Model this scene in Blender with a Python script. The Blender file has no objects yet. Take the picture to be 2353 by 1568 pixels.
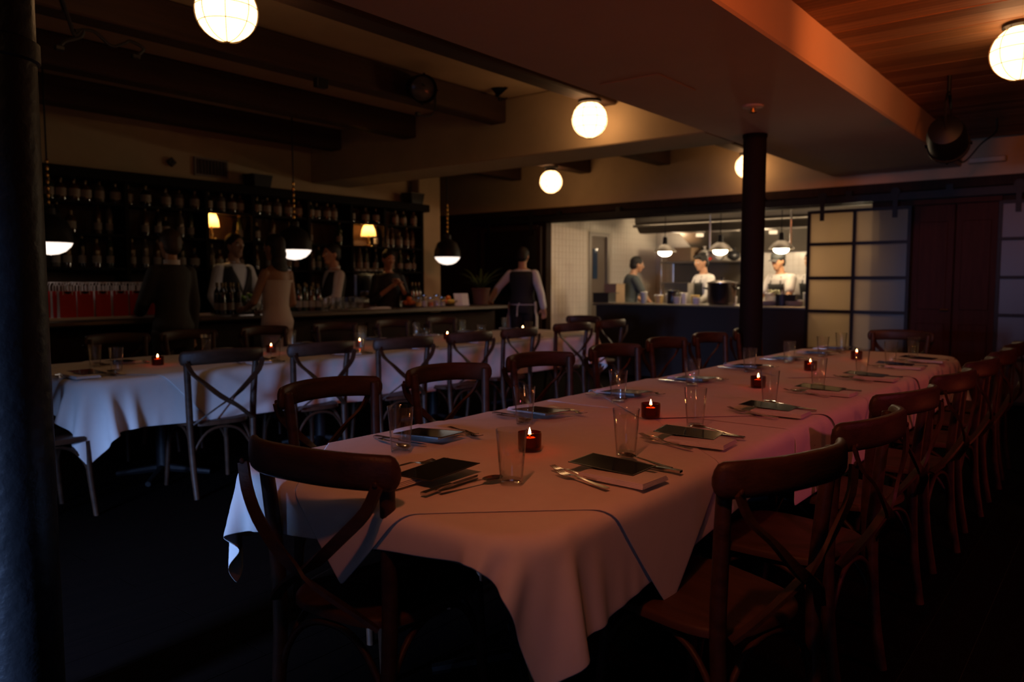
import bpy, math, random
import numpy as np
from mathutils import Vector, Matrix
random.seed(7); RNG = np.random.default_rng(7)
sc = bpy.context.scene
COL = sc.collection
PI = math.pi

# ------------------------------------------------------------------ camera
F, CX, CY, HCAM, HOR = 1775., 1176.5, 784., 1.30, 648.      # measured in the 2353x1568 frame
PITCH = math.atan((CY - HOR) / F)
YAW = math.atan((2600 - CX) * math.cos(PITCH) / F)            # table direction (+X) vanishes at x=2600
FW = Vector((math.cos(YAW) * math.cos(PITCH), math.sin(YAW) * math.cos(PITCH), -math.sin(PITCH)))
RT = Vector((math.sin(YAW), -math.cos(YAW), 0)); UP = RT.cross(FW)
CAMP = Vector((0, 0, HCAM))
cam_d = bpy.data.cameras.new('camera'); cam = bpy.data.objects.new('camera', cam_d); COL.objects.link(cam)
cam_d.sensor_width = 36; cam_d.lens = 36 * F / 2353; cam_d.clip_start = .05
m = Matrix((RT, UP, -FW)).transposed().to_4x4(); m.translation = CAMP; cam.matrix_world = m
cam_d.dof.use_dof = True; cam_d.dof.focus_distance = 2.45; cam_d.dof.aperture_fstop = 2.6
sc.camera = cam
def at(x, y, z=None, X=None, Y=None):
    """point seen at pixel x,y on a horizontal plane (z) or an upright one (X or Y)"""
    r = FW + RT * ((x - CX) / F) + UP * ((CY - y) / F)
    t = (z - HCAM) / r.z if z is not None else (X / r.x if X is not None else Y / r.y)
    return CAMP + r * t

# ------------------------------------------------------------------ view, world, light
vs = sc.view_settings
vs.view_transform = 'Standard'; vs.look = 'None'; vs.exposure = 0.0; vs.gamma = 1; vs.use_curve_mapping = False
w = bpy.data.worlds.new('dusk'); sc.world = w; w.use_nodes = True
w.node_tree.nodes['Background'].inputs[0].default_value = (.10, .17, .36, 1)
w.node_tree.nodes['Background'].inputs[1].default_value = .12

cy = sc.cycles; cy.max_bounces = 7; cy.diffuse_bounces = 4; cy.glossy_bounces = 3; cy.transmission_bounces = 4; cy.transparent_max_bounces = 24; cy.caustics_reflective = False; cy.caustics_refractive = False
def area(name, loc, target, sx, sy, color, power, spread=PI):
    l = bpy.data.lights.new(name, 'AREA'); l.shape = 'RECTANGLE'; l.size = sx; l.size_y = sy
    l.color = color; l.energy = power; l.spread = spread
    o = bpy.data.objects.new(name, l); COL.objects.link(o); o.location = loc
    o.rotation_euler = (Vector(target) - Vector(loc)).to_track_quat('-Z', 'Y').to_euler(); return o
def spot(name, loc, target, color, power, deg, blend=.6, r=.05):
    l = bpy.data.lights.new(name, 'SPOT'); l.color = color; l.energy = power; l.spot_size = math.radians(deg)
    l.spot_blend = blend; l.shadow_soft_size = r
    o = bpy.data.objects.new(name, l); COL.objects.link(o); o.location = loc
    o.rotation_euler = (Vector(target) - Vector(loc)).to_track_quat('-Z', 'Y').to_euler(); return o
def point(name, loc, color, power, r=.02, parent=None):
    l = bpy.data.lights.new(name, 'POINT'); l.color = color; l.energy = power; l.shadow_soft_size = r
    o = bpy.data.objects.new(name, l); COL.objects.link(o); o.location = loc; o.parent = parent; return o

GLOBE_E = (1.0, .52, .22); GLOBE_S = 5.9
# dusk daylight through the low street window behind the camera, falling inward and down
area('window_daylight', (-2.40, 1.70, .92), (.6, 1.70, -.95), 1.25, 1.15, (.29, .48, 1.0), 450.0, math.radians(84))
area('window_daylight', (-2.40, -1.20, .92), (.6, .2, .3), 1.1, 1.15, (.30, .47, 1.0), 1.2, math.radians(110))  # second blue light, added as weak fill from behind right
# gelled stage lamps hung out of view: amber along the table, red from the right wall, orange close to the soffit face
spot('stage_lamp_amber', (.3, .5, 2.45), (3.2, 1.5, .76), (1, .20, .075), 50, 80, .8)
spot('stage_lamp_red', (2.4, -2.0, 2.62), (3.9, 1.0, .5), (1, .12, .22), 60, 58, .7)
spot('stage_lamp_orange', (2.2, .2, 2.56), (4.0, 1.47, 2.66), (1, .17, .035), 75, 80, .8)
spot('stage_lamp_orange', (3.7, .1, 2.56), (5.9, 1.47, 2.66), (1, .21, .04), 100, 80, .8)
spot('red_fill_spot', (5.3, -1.7, .30), (4.6, 2.0, 2.52), (1, .14, .05), 19, 100, .8)  # added fill from below, reddens the soffit underside
# kitchen light: panels before the hood, bright lamps below it
area('kitchen_light', (10.15, 5.35, 2.62), (10.15, 5.35, 0), .7, 1.6, (1, .74, .46), 10)
area('kitchen_light', (10.15, 3.55, 2.62), (10.15, 3.55, 0), .7, 1.6, (1, .74, .46), 10)
for p_, e_ in (((12.3, 6.2, 1.85), 17), ((11.9, 4.6, 1.92), 38), ((11.9, 3.1, 1.92), 48)): point('hood_light', p_, (1, .76, .48), e_, .08)

# ------------------------------------------------------------------ materials
MATS = {}
def mat(name, col, rough=.5, metal=0., var=0., scale=8., stretch=(1, 1, 1), bump=0., bscale=None, emit=None, es=1., spec=.5, coat=0., wave=False, trans=0.):
    if name in MATS: return MATS[name]
    M = bpy.data.materials.new(name); M.use_nodes = True; nt = M.node_tree; N = nt.nodes; L = nt.links
    b = N['Principled BSDF']; b.inputs['Base Color'].default_value = (*col, 1)
    b.inputs['Roughness'].default_value = rough; b.inputs['Metallic'].default_value = metal
    b.inputs['Specular IOR Level'].default_value = spec; b.inputs['Coat Weight'].default_value = coat
    b.inputs['Coat Roughness'].default_value = .25; b.inputs['Transmission Weight'].default_value = trans
    if emit: b.inputs['Emission Color'].default_value = (*emit, 1); b.inputs['Emission Strength'].default_value = es
    if var or bump:
        tc = N.new('ShaderNodeTexCoord'); mp = N.new('ShaderNodeMapping'); mp.inputs['Scale'].default_value = stretch
        L.new(tc.outputs['Object'], mp.inputs['Vector'])
        n = N.new('ShaderNodeTexNoise'); n.inputs['Scale'].default_value = scale; n.inputs['Detail'].default_value = 6
        n.inputs['Roughness'].default_value = .6; L.new(mp.outputs[0], n.inputs['Vector']); fac = n.outputs['Fac']
        if wave:
            wv = N.new('ShaderNodeTexWave'); wv.bands_direction = 'Y'; wv.inputs['Scale'].default_value = scale * 1.3
            wv.inputs['Distortion'].default_value = 5; wv.inputs['Detail'].default_value = 3
            L.new(mp.outputs[0], wv.inputs['Vector']); mx = N.new('ShaderNodeMath'); mx.operation = 'AVERAGE' if False else 'MULTIPLY'
            L.new(wv.outputs['Fac'], mx.inputs[0]); L.new(fac, mx.inputs[1]); fac2 = mx.outputs[0]
        else: fac2 = fac
        if var:
            cr = N.new('ShaderNodeValToRGB'); e = cr.color_ramp.elements
            e[0].position = .25 if not wave else .05; e[1].position = .75 if not wave else .6
            e[0].color = (*[c * (1 - var) for c in col], 1); e[1].color = (*[min(1, c * (1 + var)) for c in col], 1)
            L.new(fac2, cr.inputs[0]); L.new(cr.outputs[0], b.inputs['Base Color'])
        if bump:
            bp = N.new('ShaderNodeBump'); bp.inputs['Strength'].default_value = bump; bp.inputs['Distance'].default_value = .01
            if bscale:
                n2 = N.new('ShaderNodeTexNoise'); n2.inputs['Scale'].default_value = bscale; n2.inputs['Detail'].default_value = 3
                L.new(mp.outputs[0], n2.inputs['Vector']); L.new(n2.outputs['Fac'], bp.inputs['Height'])
            else: L.new(fac2, bp.inputs['Height'])
            L.new(bp.outputs[0], b.inputs['Normal'])
    MATS[name] = M; return M
def emis(name, col, s):
    if name in MATS: return MATS[name]
    M = bpy.data.materials.new(name); M.use_nodes = True; nt = M.node_tree
    nt.nodes.remove(nt.nodes['Principled BSDF']); e = nt.nodes.new('ShaderNodeEmission')
    e.inputs[0].default_value = (*col, 1); e.inputs[1].default_value = s
    nt.links.new(e.outputs[0], nt.nodes['Material Output'].inputs[0]); MATS[name] = M; return M
def thin_glass(name, tint=(1, 1, 1), ior=1.5, rough=.03, gloss=(1, 1, 1), edge=.45):
    """clear thin-walled glass: fresnel mix of straight-through and mirror"""
    M = bpy.data.materials.new(name); M.use_nodes = True; nt = M.node_tree; N = nt.nodes; L = nt.links
    N.remove(N['Principled BSDF'])
    t = N.new('ShaderNodeBsdfTransparent'); t.inputs[0].default_value = (*tint, 1)
    g = N.new('ShaderNodeBsdfGlossy'); g.inputs[0].default_value = (*gloss, 1); g.inputs['Roughness'].default_value = rough
    f = N.new('ShaderNodeFresnel'); mx = N.new('ShaderNodeMixShader')
    ge = N.new('ShaderNodeNewGeometry'); mr = N.new('ShaderNodeMapRange'); mr.inputs['To Min'].default_value = ior; mr.inputs['To Max'].default_value = 1 / ior   # same reflectance from both sides of the wall
    L.new(ge.outputs['Backfacing'], mr.inputs['Value']); L.new(mr.outputs[0], f.inputs[0])
    lw = N.new('ShaderNodeLayerWeight'); lw.inputs[0].default_value = .35; rp = N.new('ShaderNodeValToRGB'); e = rp.color_ramp.elements      # longer way through the wall near the rim of the silhouette
    e[0].position = .35; e[0].color = (*tint, 1); e[1].position = 1.; e[1].color = (*[c * edge for c in tint], 1)
    L.new(lw.outputs['Facing'], rp.inputs[0]); L.new(rp.outputs[0], t.inputs[0])
    L.new(f.outputs[0], mx.inputs[0]); L.new(t.outputs[0], mx.inputs[1]); L.new(g.outputs[0], mx.inputs[2])
    L.new(mx.outputs[0], N['Material Output'].inputs[0]); MATS[name] = M; return M
def translucent(name, col, mixg=.12, amount=1., base=(.5, .5, .5)):
    M = bpy.data.materials.new(name); M.use_nodes = True; nt = M.node_tree; N = nt.nodes; L = nt.links
    N.remove(N['Principled BSDF']); t = N.new('ShaderNodeBsdfTranslucent'); t.inputs[0].default_value = (*col, 1)
    d = N.new('ShaderNodeBsdfDiffuse'); d.inputs[0].default_value = (*base, 1); m1 = N.new('ShaderNodeMixShader'); m1.inputs[0].default_value = amount
    g = N.new('ShaderNodeBsdfGlossy'); g.inputs['Roughness'].default_value = .25; m2 = N.new('ShaderNodeMixShader'); m2.inputs[0].default_value = mixg
    L.new(d.outputs[0], m1.inputs[1]); L.new(t.outputs[0], m1.inputs[2]); L.new(m1.outputs[0], m2.inputs[1]); L.new(g.outputs[0], m2.inputs[2])
    L.new(m2.outputs[0], N['Material Output'].inputs[0]); MATS[name] = M; return M

plaster = mat('plaster', (.50, .38, .24), .9, var=.08, scale=3, bump=.15, bscale=60)
soffit_m = mat('soffit_plaster', (.55, .40, .30), .9, var=.05, scale=2, bump=.12, bscale=50)
beamwood = mat('beam_wood', (.045, .020, .011), .7, var=.35, scale=4, stretch=(.35, 5, 5), bump=.5)
plankwood = mat('plank_wood', (.26, .13, .06), .62, var=.4, scale=5, stretch=(7, .35, 7), bump=.35)
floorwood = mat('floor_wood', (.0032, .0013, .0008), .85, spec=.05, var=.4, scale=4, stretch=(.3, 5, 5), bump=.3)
chairwood = mat('chair_wood', (.048, .022, .012), .48, spec=.3, var=.5, scale=9, stretch=(.5, 3, 3), bump=.12, bscale=60)
seatwood = mat('seat_wood', (.060, .028, .015), .55, spec=.3, var=.3, scale=6, stretch=(5, .6, 1), bump=.2)
darkwood = mat('dark_wood', (.022, .010, .006), .7, spec=.2, var=.35, scale=5, stretch=(1, 5, .5), bump=.2)
redwood = mat('door_wood', (.045, .013, .009), .7, spec=.2, var=.3, scale=5, stretch=(1, 5, .5), bump=.2)
linen = mat('white_linen', (.78, .76, .74), .85, var=.03, scale=20, bump=.05, bscale=420)
linen2 = mat('napkin_linen', (.74, .72, .72), .85, var=.03, scale=20, bump=.06, bscale=420)
steel = mat('cutlery_steel', (.62, .60, .57), .16, 1.)
blackiron = mat('black_iron', (.010, .010, .011), .5, spec=.25, var=.3, scale=20, bump=.2, bscale=90)
paintblack = mat('column_paint', (.007, .0075, .009), .45, spec=.22, var=.3, scale=5, bump=.4, bscale=26)
brass = mat('brass', (.62, .38, .12), .25, 1.)
globe_m = emis('opal_globe_lit', GLOBE_E, GLOBE_S)
glass = thin_glass('tumbler_glass', (.975, .975, .97), 1.58, .012, edge=.32)
amber = thin_glass('ruby_votive_glass', (.52, .15, .045), 1.5, .06, (1, .8, .6))
bottleglass = [mat('bottle_glass_%d' % i, c, .12, spec=.6) for i, c in enumerate([(.02, .035, .015), (.05, .022, .008), (.012, .012, .014), (.10, .09, .075), (.07, .03, .01)])]
labelpaper = mat('bottle_label', (.26, .22, .18), .7)

# ------------------------------------------------------------------ mesh helpers
class MB:
    def __init__(s): s.v = []; s.f = []; s.mi = []; s.cur = 0
    def add(s, vs, fs):
        o = len(s.v); s.v += [tuple(p) for p in vs]; s.f += [tuple(i + o for i in f) for f in fs]; s.mi += [s.cur] * len(fs); return s
    def box(s, c, d, rot=None, bev=0.):
        hx, hy, hz = d[0] / 2, d[1] / 2, d[2] / 2; c = Vector(c)
        if bev:
            b = min(bev, hx * .9, hy * .9, hz * .9); vs = []; 
            for sx in (-1, 1):
                for sy in (-1, 1):
                    for sz in (-1, 1):
                        vs += [(sx * hx, sy * (hy - b), sz * (hz - b)), (sx * (hx - b), sy * hy, sz * (hz - b)), (sx * (hx - b), sy * (hy - b), sz * hz)]
            id_ = lambda sx, sy, sz, k: ((sx > 0) * 4 + (sy > 0) * 2 + (sz > 0)) * 3 + k
            fs = []
            for q in (-1, 1):
                fs.append([id_(q, a, b_, 0) for a, b_ in ((-1, -1), (1, -1), (1, 1), (-1, 1))])
                fs.append([id_(a, q, b_, 1) for a, b_ in ((-1, -1), (1, -1), (1, 1), (-1, 1))])
                fs.append([id_(a, b_, q, 2) for a, b_ in ((-1, -1), (1, -1), (1, 1), (-1, 1))])
            for a in (-1, 1):
                for b_ in (-1, 1):
                    fs.append([id_(a, b_, -1, 0), id_(a, b_, 1, 0), id_(a, b_, 1, 1), id_(a, b_, -1, 1)])
                    fs.append([id_(a, -1, b_, 0), id_(a, 1, b_, 0), id_(a, 1, b_, 2), id_(a, -1, b_, 2)])
                    fs.append([id_(-1, a, b_, 1), id_(1, a, b_, 1), id_(1, a, b_, 2), id_(-1, a, b_, 2)])
                    for e in (-1, 1): fs.append([id_(a, b_, e, 0), id_(a, b_, e, 1), id_(a, b_, e, 2)])
        else:
            vs = [(x, y, z) for x in (-hx, hx) for y in (-hy, hy) for z in (-hz, hz)]
            fs = [(0, 1, 3, 2), (4, 6, 7, 5), (0, 4, 5, 1), (2, 3, 7, 6), (0, 2, 6, 4), (1, 5, 7, 3)]
        vs = [Vector(p) for p in vs]
        if rot is not None: vs = [rot @ p for p in vs]
        return s.add([p + c for p in vs], fs)
    def bb(s, x0, x1, y0, y1, z0, z1, bev=0.): return s.box(((x0 + x1) / 2, (y0 + y1) / 2, (z0 + z1) / 2), (abs(x1 - x0), abs(y1 - y0), abs(z1 - z0)), bev=bev)
    def tube(s, pts, r, n=10, cap=True, flat=None):
        """round tube along pts; r number or list; flat=(a,b) gives an elliptical section with 'b' along the reference up"""
        pts = [Vector(p) for p in pts]; k = len(pts); rs = r if isinstance(r, (list, tuple)) else [r] * k
        vs = []; t0 = None; u = None
        for i, p in enumerate(pts):
            t = (pts[min(i + 1, k - 1)] - pts[max(i - 1, 0)]).normalized()
            if u is None:
                a = Vector((0, 0, 1)) if abs(t.z) < .9 else Vector((1, 0, 0)); u = t.cross(a).normalized()
            else: u = (u - t * u.dot(t)).normalized()
            v = t.cross(u)
            for j in range(n):
                a = 2 * PI * j / n; vs.append(p + (u * math.cos(a) + v * math.sin(a)) * rs[i])
        fs = [(i * n + j, i * n + (j + 1) % n, (i + 1) * n + (j + 1) % n, (i + 1) * n + j) for i in range(k - 1) for j in range(n)]
        if cap: fs += [tuple(range(n))[::-1], tuple((k - 1) * n + j for j in range(n))]
        return s.add(vs, fs)
    def strap(s, pts, wdir, w, th):
        """flat band along pts; wdir = list of (or one) width directions"""
        pts = [Vector(p) for p in pts]; k = len(pts); vs = []
        for i, p in enumerate(pts):
            t = (pts[min(i + 1, k - 1)] - pts[max(i - 1, 0)]).normalized()
            wd = Vector(wdir[i] if isinstance(wdir, list) else wdir); wd = (wd - t * wd.dot(t)).normalized(); nn = t.cross(wd)
            ww = w[i] if isinstance(w, list) else w; q = th * .3
            for a, b in ((-1, -1), (1, -1), (1, 1), (-1, 1)): vs.append(p + wd * (a * ww / 2) + nn * (b * th / 2))
        fs = [(i * 4 + j, i * 4 + (j + 1) % 4, (i + 1) * 4 + (j + 1) % 4, (i + 1) * 4 + j) for i in range(k - 1) for j in range(4)]
        fs += [(3, 2, 1, 0), tuple((k - 1) * 4 + j for j in range(4))]
        return s.add(vs, fs)
    def lathe(s, prof, n=24, c=(0, 0, 0), cap0=True, cap1=True):
        c = Vector(c); vs = [c + Vector((r * math.cos(2 * PI * j / n), r * math.sin(2 * PI * j / n), z)) for r, z in prof for j in range(n)]
        k = len(prof); fs = [(i * n + j, i * n + (j + 1) % n, (i + 1) * n + (j + 1) % n, (i + 1) * n + j) for i in range(k - 1) for j in range(n)]
        if cap0: fs.append(tuple(range(n))[::-1])
        if cap1: fs.append(tuple((k - 1) * n + j for j in range(n)))
        return s.add(vs, fs)
    def ell(s, c, r, nu=14, nv=9, rot=None):
        c = Vector(c); r = (r, r, r) if isinstance(r, (int, float)) else r; vs = []
        for i in range(1, nv):
            t = PI * i / nv
            for j in range(nu):
                a = 2 * PI * j / nu; p = Vector((r[0] * math.sin(t) * math.cos(a), r[1] * math.sin(t) * math.sin(a), r[2] * math.cos(t)))
                vs.append(c + (rot @ p if rot is not None else p))
        pz = Vector((0, 0, r[2])); top = c + (rot @ pz if rot is not None else pz); bot = c - (rot @ pz if rot is not None else pz)
        fs = [(i * nu + j, (i + 1) * nu + j, (i + 1) * nu + (j + 1) % nu, i * nu + (j + 1) % nu) for i in range(nv - 2) for j in range(nu)]
        a = len(vs); vs += [top, bot]
        fs += [(a, j, (j + 1) % nu) for j in range(nu)] + [(a + 1, (nv - 2) * nu + (j + 1) % nu, (nv - 2) * nu + j) for j in range(nu)]
        return s.add(vs, fs)
    def prism(s, out, z0, z1, tf=None):
        n = len(out); vs = [Vector((x, y, z0)) for x, y in out] + [Vector((x, y, z1)) for x, y in out]
        if tf is not None: vs = [tf @ p for p in vs]
        return s.add(vs, [tuple(range(n))[::-1], tuple(range(n, 2 * n))] + [(i, (i + 1) % n, n + (i + 1) % n, n + i) for i in range(n)])
    def rings(s, rings, cap=True, closed=True):
        n = len(rings[0]); k = len(rings); vs = [p for r in rings for p in r]
        fs = [(i * n + j, i * n + (j + 1) % n, (i + 1) * n + (j + 1) % n, (i + 1) * n + j) for i in range(k - 1) for j in range(n if closed else n - 1)]
        if cap and closed: fs += [tuple(range(n))[::-1], tuple((k - 1) * n + j for j in range(n))]
        return s.add(vs, fs)
    def xf(s, M):
        s.v = [tuple(M @ Vector(p)) for p in s.v]; return s
    def mesh(s, name, mats, smooth=False):
        me = bpy.data.meshes.new(name); me.from_pydata(s.v, [], s.f); me.update()
        mats = mats if isinstance(mats, (list, tuple)) else [mats]
        for q in mats: me.materials.append(q)
        if len(mats) > 1: me.polygons.foreach_set('material_index', s.mi)
        if smooth:
            me.polygons.foreach_set('use_smooth', [True] * len(me.polygons))
            if smooth != 'all': me.set_sharp_from_angle(angle=math.radians(smooth if smooth is not True else 40))
        return me
def obj(name, mb, mats, parent=None, smooth=False, loc=None, rot=None):
    me = mb.mesh(name, mats, smooth) if isinstance(mb, MB) else mb
    o = bpy.data.objects.new(name, me); COL.objects.link(o); o.parent = parent
    if loc is not None: o.location = loc
    if rot is not None: o.rotation_euler = rot
    return o
def tag(o, label, cat, group=None, kind=None):
    if label: o['label'] = label
    if cat: o['category'] = cat
    if group: o['group'] = group
    if kind: o['kind'] = kind
    return o
def thing(name, label, cat, loc=(0, 0, 0), rz=0., group=None):
    o = bpy.data.objects.new(name, None); COL.objects.link(o); o.location = loc; o.rotation_euler = (0, 0, rz); o.empty_display_size = .1
    return tag(o, label, cat, group)
KIDS = {}
def dup(root, loc, rz, label, group=None):
    def cp(o, par):
        c = o.copy(); COL.objects.link(c); c.parent = par
        for k in o.children: cp(k, c)
        return c
    r = cp(root, None); r.location = loc; r.rotation_euler = (0, 0, rz); r['label'] = label
    if group: r['group'] = group
    return r
def struct(name, mb, m, label, smooth=False):
    o = obj(name, mb, m, None, smooth); o['kind'] = 'structure'; o['label'] = label; return o
ORD = ['first', 'second', 'third', 'fourth', 'fifth', 'sixth', 'seventh', 'eighth', 'ninth', 'tenth', 'eleventh', 'twelfth']
NUM = 'one two three four five six seven eight nine ten eleven twelve thirteen fourteen fifteen sixteen seventeen eighteen nineteen twenty twenty-one twenty-two twenty-three twenty-four twenty-five twenty-six'.split()
def arc(p0, p1, bulge, n=8):
    p0, p1, b = Vector(p0), Vector(p1), Vector(bulge); return [p0.lerp(p1, i / n) + b * (4 * (i / n) * (1 - i / n)) for i in range(n + 1)]

# ================================================================== THE SETTING
WX0, WX1, WY0, WY1 = -2.5, 9.5, -2.5, 8.0
ZL, ZS, ZR = 3.10, 2.52, 2.78         # left ceiling, soffit underside, right plank ceiling
SY0, SY1 = 1.47, 2.78                 # soffit across
# floor: boards along the room
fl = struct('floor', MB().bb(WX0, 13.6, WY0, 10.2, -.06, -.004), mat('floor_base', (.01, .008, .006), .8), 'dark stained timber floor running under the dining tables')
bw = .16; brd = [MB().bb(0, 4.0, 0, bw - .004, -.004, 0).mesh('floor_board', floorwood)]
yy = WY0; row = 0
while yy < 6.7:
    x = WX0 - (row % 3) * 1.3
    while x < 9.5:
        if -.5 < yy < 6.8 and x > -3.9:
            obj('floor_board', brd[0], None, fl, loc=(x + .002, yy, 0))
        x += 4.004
    yy += bw; row += 1
# ceilings
struct('ceiling', MB().bb(WX0, WX1, SY1 - .02, WY1 + .1, ZL, ZL + .1), plaster, 'dim plaster ceiling above the timber joists over the bar')
cr = struct('ceiling_right', MB().bb(WX0, WX1, WY0, SY0 + .02, ZR + .03, ZR + .1), mat('ceiling_gap', (.02, .012, .008), .9), 'warm timber plank ceiling on the right of the soffit')
plank2 = mat('plank_wood_dark', (.19, .09, .04), .65, var=.4, scale=5, stretch=(7, .35, 7), bump=.35); plank3 = mat('plank_wood_pale', (.30, .16, .085), .6, var=.4, scale=5, stretch=(7, .35, 7), bump=.35)
pw = [.17, .21, .14, .15]; pm = [MB().bb(0, w_ - .004, WY0, SY0 - .002, 0, .03).mesh('plank', [plankwood, plank2, plank3][q_ % 3]) for q_, w_ in enumerate(pw * 3)]
x = 1.5; k = 0
while x < 9.45:
    i = (k * 7 + k // 3) % 12; ww = (pw * 3)[i]
    if x + ww > 9.49: break
    obj('plank', pm[i], None, cr, loc=(x, 0, ZR + random.uniform(-.0015, .0015))); x += ww; k += 1
obj('plank_field', MB().bb(WX0, 1.49, WY0, SY0, ZR, ZR + .03), plankwood, cr)
# soffit and cross beam
struct('soffit', MB().bb(WX0, WX1 - .002, SY0, SY1, ZS, ZL - .01, bev=.012), soffit_m, 'wide boxed plaster soffit running the length of the room')
struct('trim_1', MB().bb(6.02, 6.62, SY1 + .002, WY1 - .002, ZS, ZL - .002, bev=.01), plaster, 'plaster cross beam spanning from the soffit to the bar wall')
# timber joists under the left ceiling
jn = 0
jg = [3.62, 4.88, 6.14, 7.40]
for bay, (xa, xb) in enumerate(((WX0 + .01, 6.015), (6.625, WX1 - .005))):
    for k, yj in enumerate(jg):
        o = obj('ceiling_joist', MB().bb(xa, xb, yj, yj + .19, 2.86, ZL - .003, bev=.012), beamwood)
        tag(o, '%s heavy dark timber joist from the soffit, %s the plaster cross beam' % (ORD[k], ('in front of', 'behind')[bay]), 'joist', 'ceiling joists')
# walls
pl = struct('wall_left', MB().bb(WX0, 8.15, WY1, WY1 + .12, 0, ZL - .002), plaster, 'plaster bar wall on the left behind the bottle shelves')
struct('wall_front', MB().bb(WX0 - .12, WX0, WY0, -1.8, 0, ZL).bb(WX0 - .12, WX0, -.6, 1.0, 0, ZL).bb(WX0 - .12, WX0, -1.8, -.6, 0, .3).bb(WX0 - .12, WX0, -1.8, -.6, 1.55, ZL).bb(WX0 - .12, WX0, 2.4, WY1, 0, ZL).bb(WX0 - .12, WX0, 1.0, 2.4, 0, .3).bb(WX0 - .12, WX0, 1.0, 2.4, 1.55, ZL), plaster, 'street wall with a low window and an added fill window behind the camera')
struct('wall_right', MB().bb(WX0, WX1 + .1, WY0 - .12, WY0, 0, ZL), darkwood, 'dark right hand wall of the dining room')
wd = struct('window_1', MB().bb(WX0 - .08, WX0 - .02, 1.0, 2.4, .3, .35).bb(WX0 - .08, WX0 - .02, 1.0, 2.4, 1.5, 1.55).bb(WX0 - .08, WX0 - .02, 1.0, 1.05, .35, 1.5).bb(WX0 - .08, WX0 - .02, 2.35, 2.4, .35, 1.5).bb(WX0 - .07, WX0 - .03, 1.68, 1.72, .35, 1.5), blackiron, 'low black framed street window behind the camera')
for q in range(2): obj('pane', MB().bb(WX0 - .055, WX0 - .05, 1.05 + .67 * q, 1.68 + .67 * q, .35, 1.5), glass, wd)
wd = struct('window_fill', MB().bb(WX0 - .08, WX0 - .02, -1.8, -.6, .3, .35).bb(WX0 - .08, WX0 - .02, -1.8, -.6, 1.5, 1.55).bb(WX0 - .08, WX0 - .02, -1.8, -1.75, .35, 1.5).bb(WX0 - .08, WX0 - .02, -.65, -.6, .35, 1.5), blackiron, 'unseen black framed window added behind the camera on the right for blue fill')  # opening added only to carry the weak blue fill
obj('pane', MB().bb(WX0 - .055, WX0 - .05, -1.75, -.65, .35, 1.5), glass, wd)
hs = thing('blocker_cabinet', 'unseen dark cabinet added behind the camera to block window light', 'cabinet', (-1.05, 1.49, 0))  # added out of view, keeps the blue window light off the near table end
obj('carcass', MB().bb(-.18, .18, -.60, .60, 0.08, 1.26, bev=.01), darkwood, hs); obj('plinth', MB().bb(-.16, .16, -.58, .58, 0, .08), blackiron, hs); obj('top', MB().bb(-.20, .20, -.62, .62, 1.26, 1.29, bev=.006), darkwood, hs)
for q in (-1, 1): dd = obj('door', MB().bb(.18, .20, q * .3 - .29, q * .3 + .29, 0.1, 1.24, bev=.004), darkwood, hs); obj('knob', MB().ell((.213, q * .04, .95), .014, 10, 7), brass, dd, 'all')
# corner beyond the bar: plaster pier, dark passage
struct('wall_passage', MB().bb(8.15, WX1 + .1, 9.9, 10.02, 0, ZL).bb(8.03, 8.15, WY1 + .12, 10.0, 0, ZL), darkwood, 'dark passage wall behind the end of the bar')
struct('trim_2', MB().bb(7.72, 8.15, WY1 - .16, WY1 - .003, 0, ZL - .004, bev=.01), plaster, 'plaster pier standing at the right end of the bottle shelves')
struct('ceiling_passage', MB().bb(8.15, WX1, WY1 + .1, 10.0, ZL, ZL + .1), plaster, 'ceiling of the dark passage beyond the bar')
# back wall: plaster header above the sliding-door band, openings below
OP0, OP1 = 2.35, 6.95       # kitchen opening in Y
wb = MB().bb(WX1, WX1 + .15, WY0, 10.0, 2.40, ZL - .002)
struct('wall_back', wb, plaster, 'plaster wall above the sliding door track and kitchen pass')
struct('wall_back_lower', MB().bb(WX1 + .02, WX1 + .15, WY0, OP0, 0, 2.40).bb(WX1 + .02, WX1 + .15, OP1, 10.0, 0, 2.40).bb(WX1 + .02, WX1 + .15, OP0, OP1, 2.19, 2.40), darkwood, 'dark timber lower back wall around the kitchen opening')
struct('trim_3', MB().bb(WX1 - .03, WX1 + .02, WY0, 9.3, 2.30, 2.405, bev=.006), darkwood, 'dark timber header board above the sliding door track')
# columns
def column(x, y, r, top, label, paintblack=paintblack):
    t = thing('iron_column', label, 'column', (x, y, 0), 0, 'iron columns')
    obj('shaft', MB().lathe([(r, .06), (r, top)], 40), paintblack, t, True)
    obj('base', MB().lathe([(r + .06, 0), (r + .06, .03), (r + .015, .06), (r + .004, .09)], 40, cap1=False), paintblack, t, True)
    obj('capital_ring', MB().lathe([(r + .0005, top - .03), (r + .006, top - .026), (r + .006, top - .001)], 40, cap0=False), paintblack, t, True)
    return t
column(6.36, 2.50, .094, ZS, 'slim dark round column standing in front of the kitchen pass', mat('column_brown', (.007, .003, .002), .8, spec=.12, var=.2, scale=6, bump=.3, bscale=30))
cl = column(.80, 2.46, .108, ZS, 'thick black iron column close to the camera at the left edge')
obj('collar', MB().lathe([(.109, 1.90), (.117, 1.905), (.117, 1.955), (.109, 1.96)], 40, cap0=False, cap1=False), paintblack, cl, True)
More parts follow.
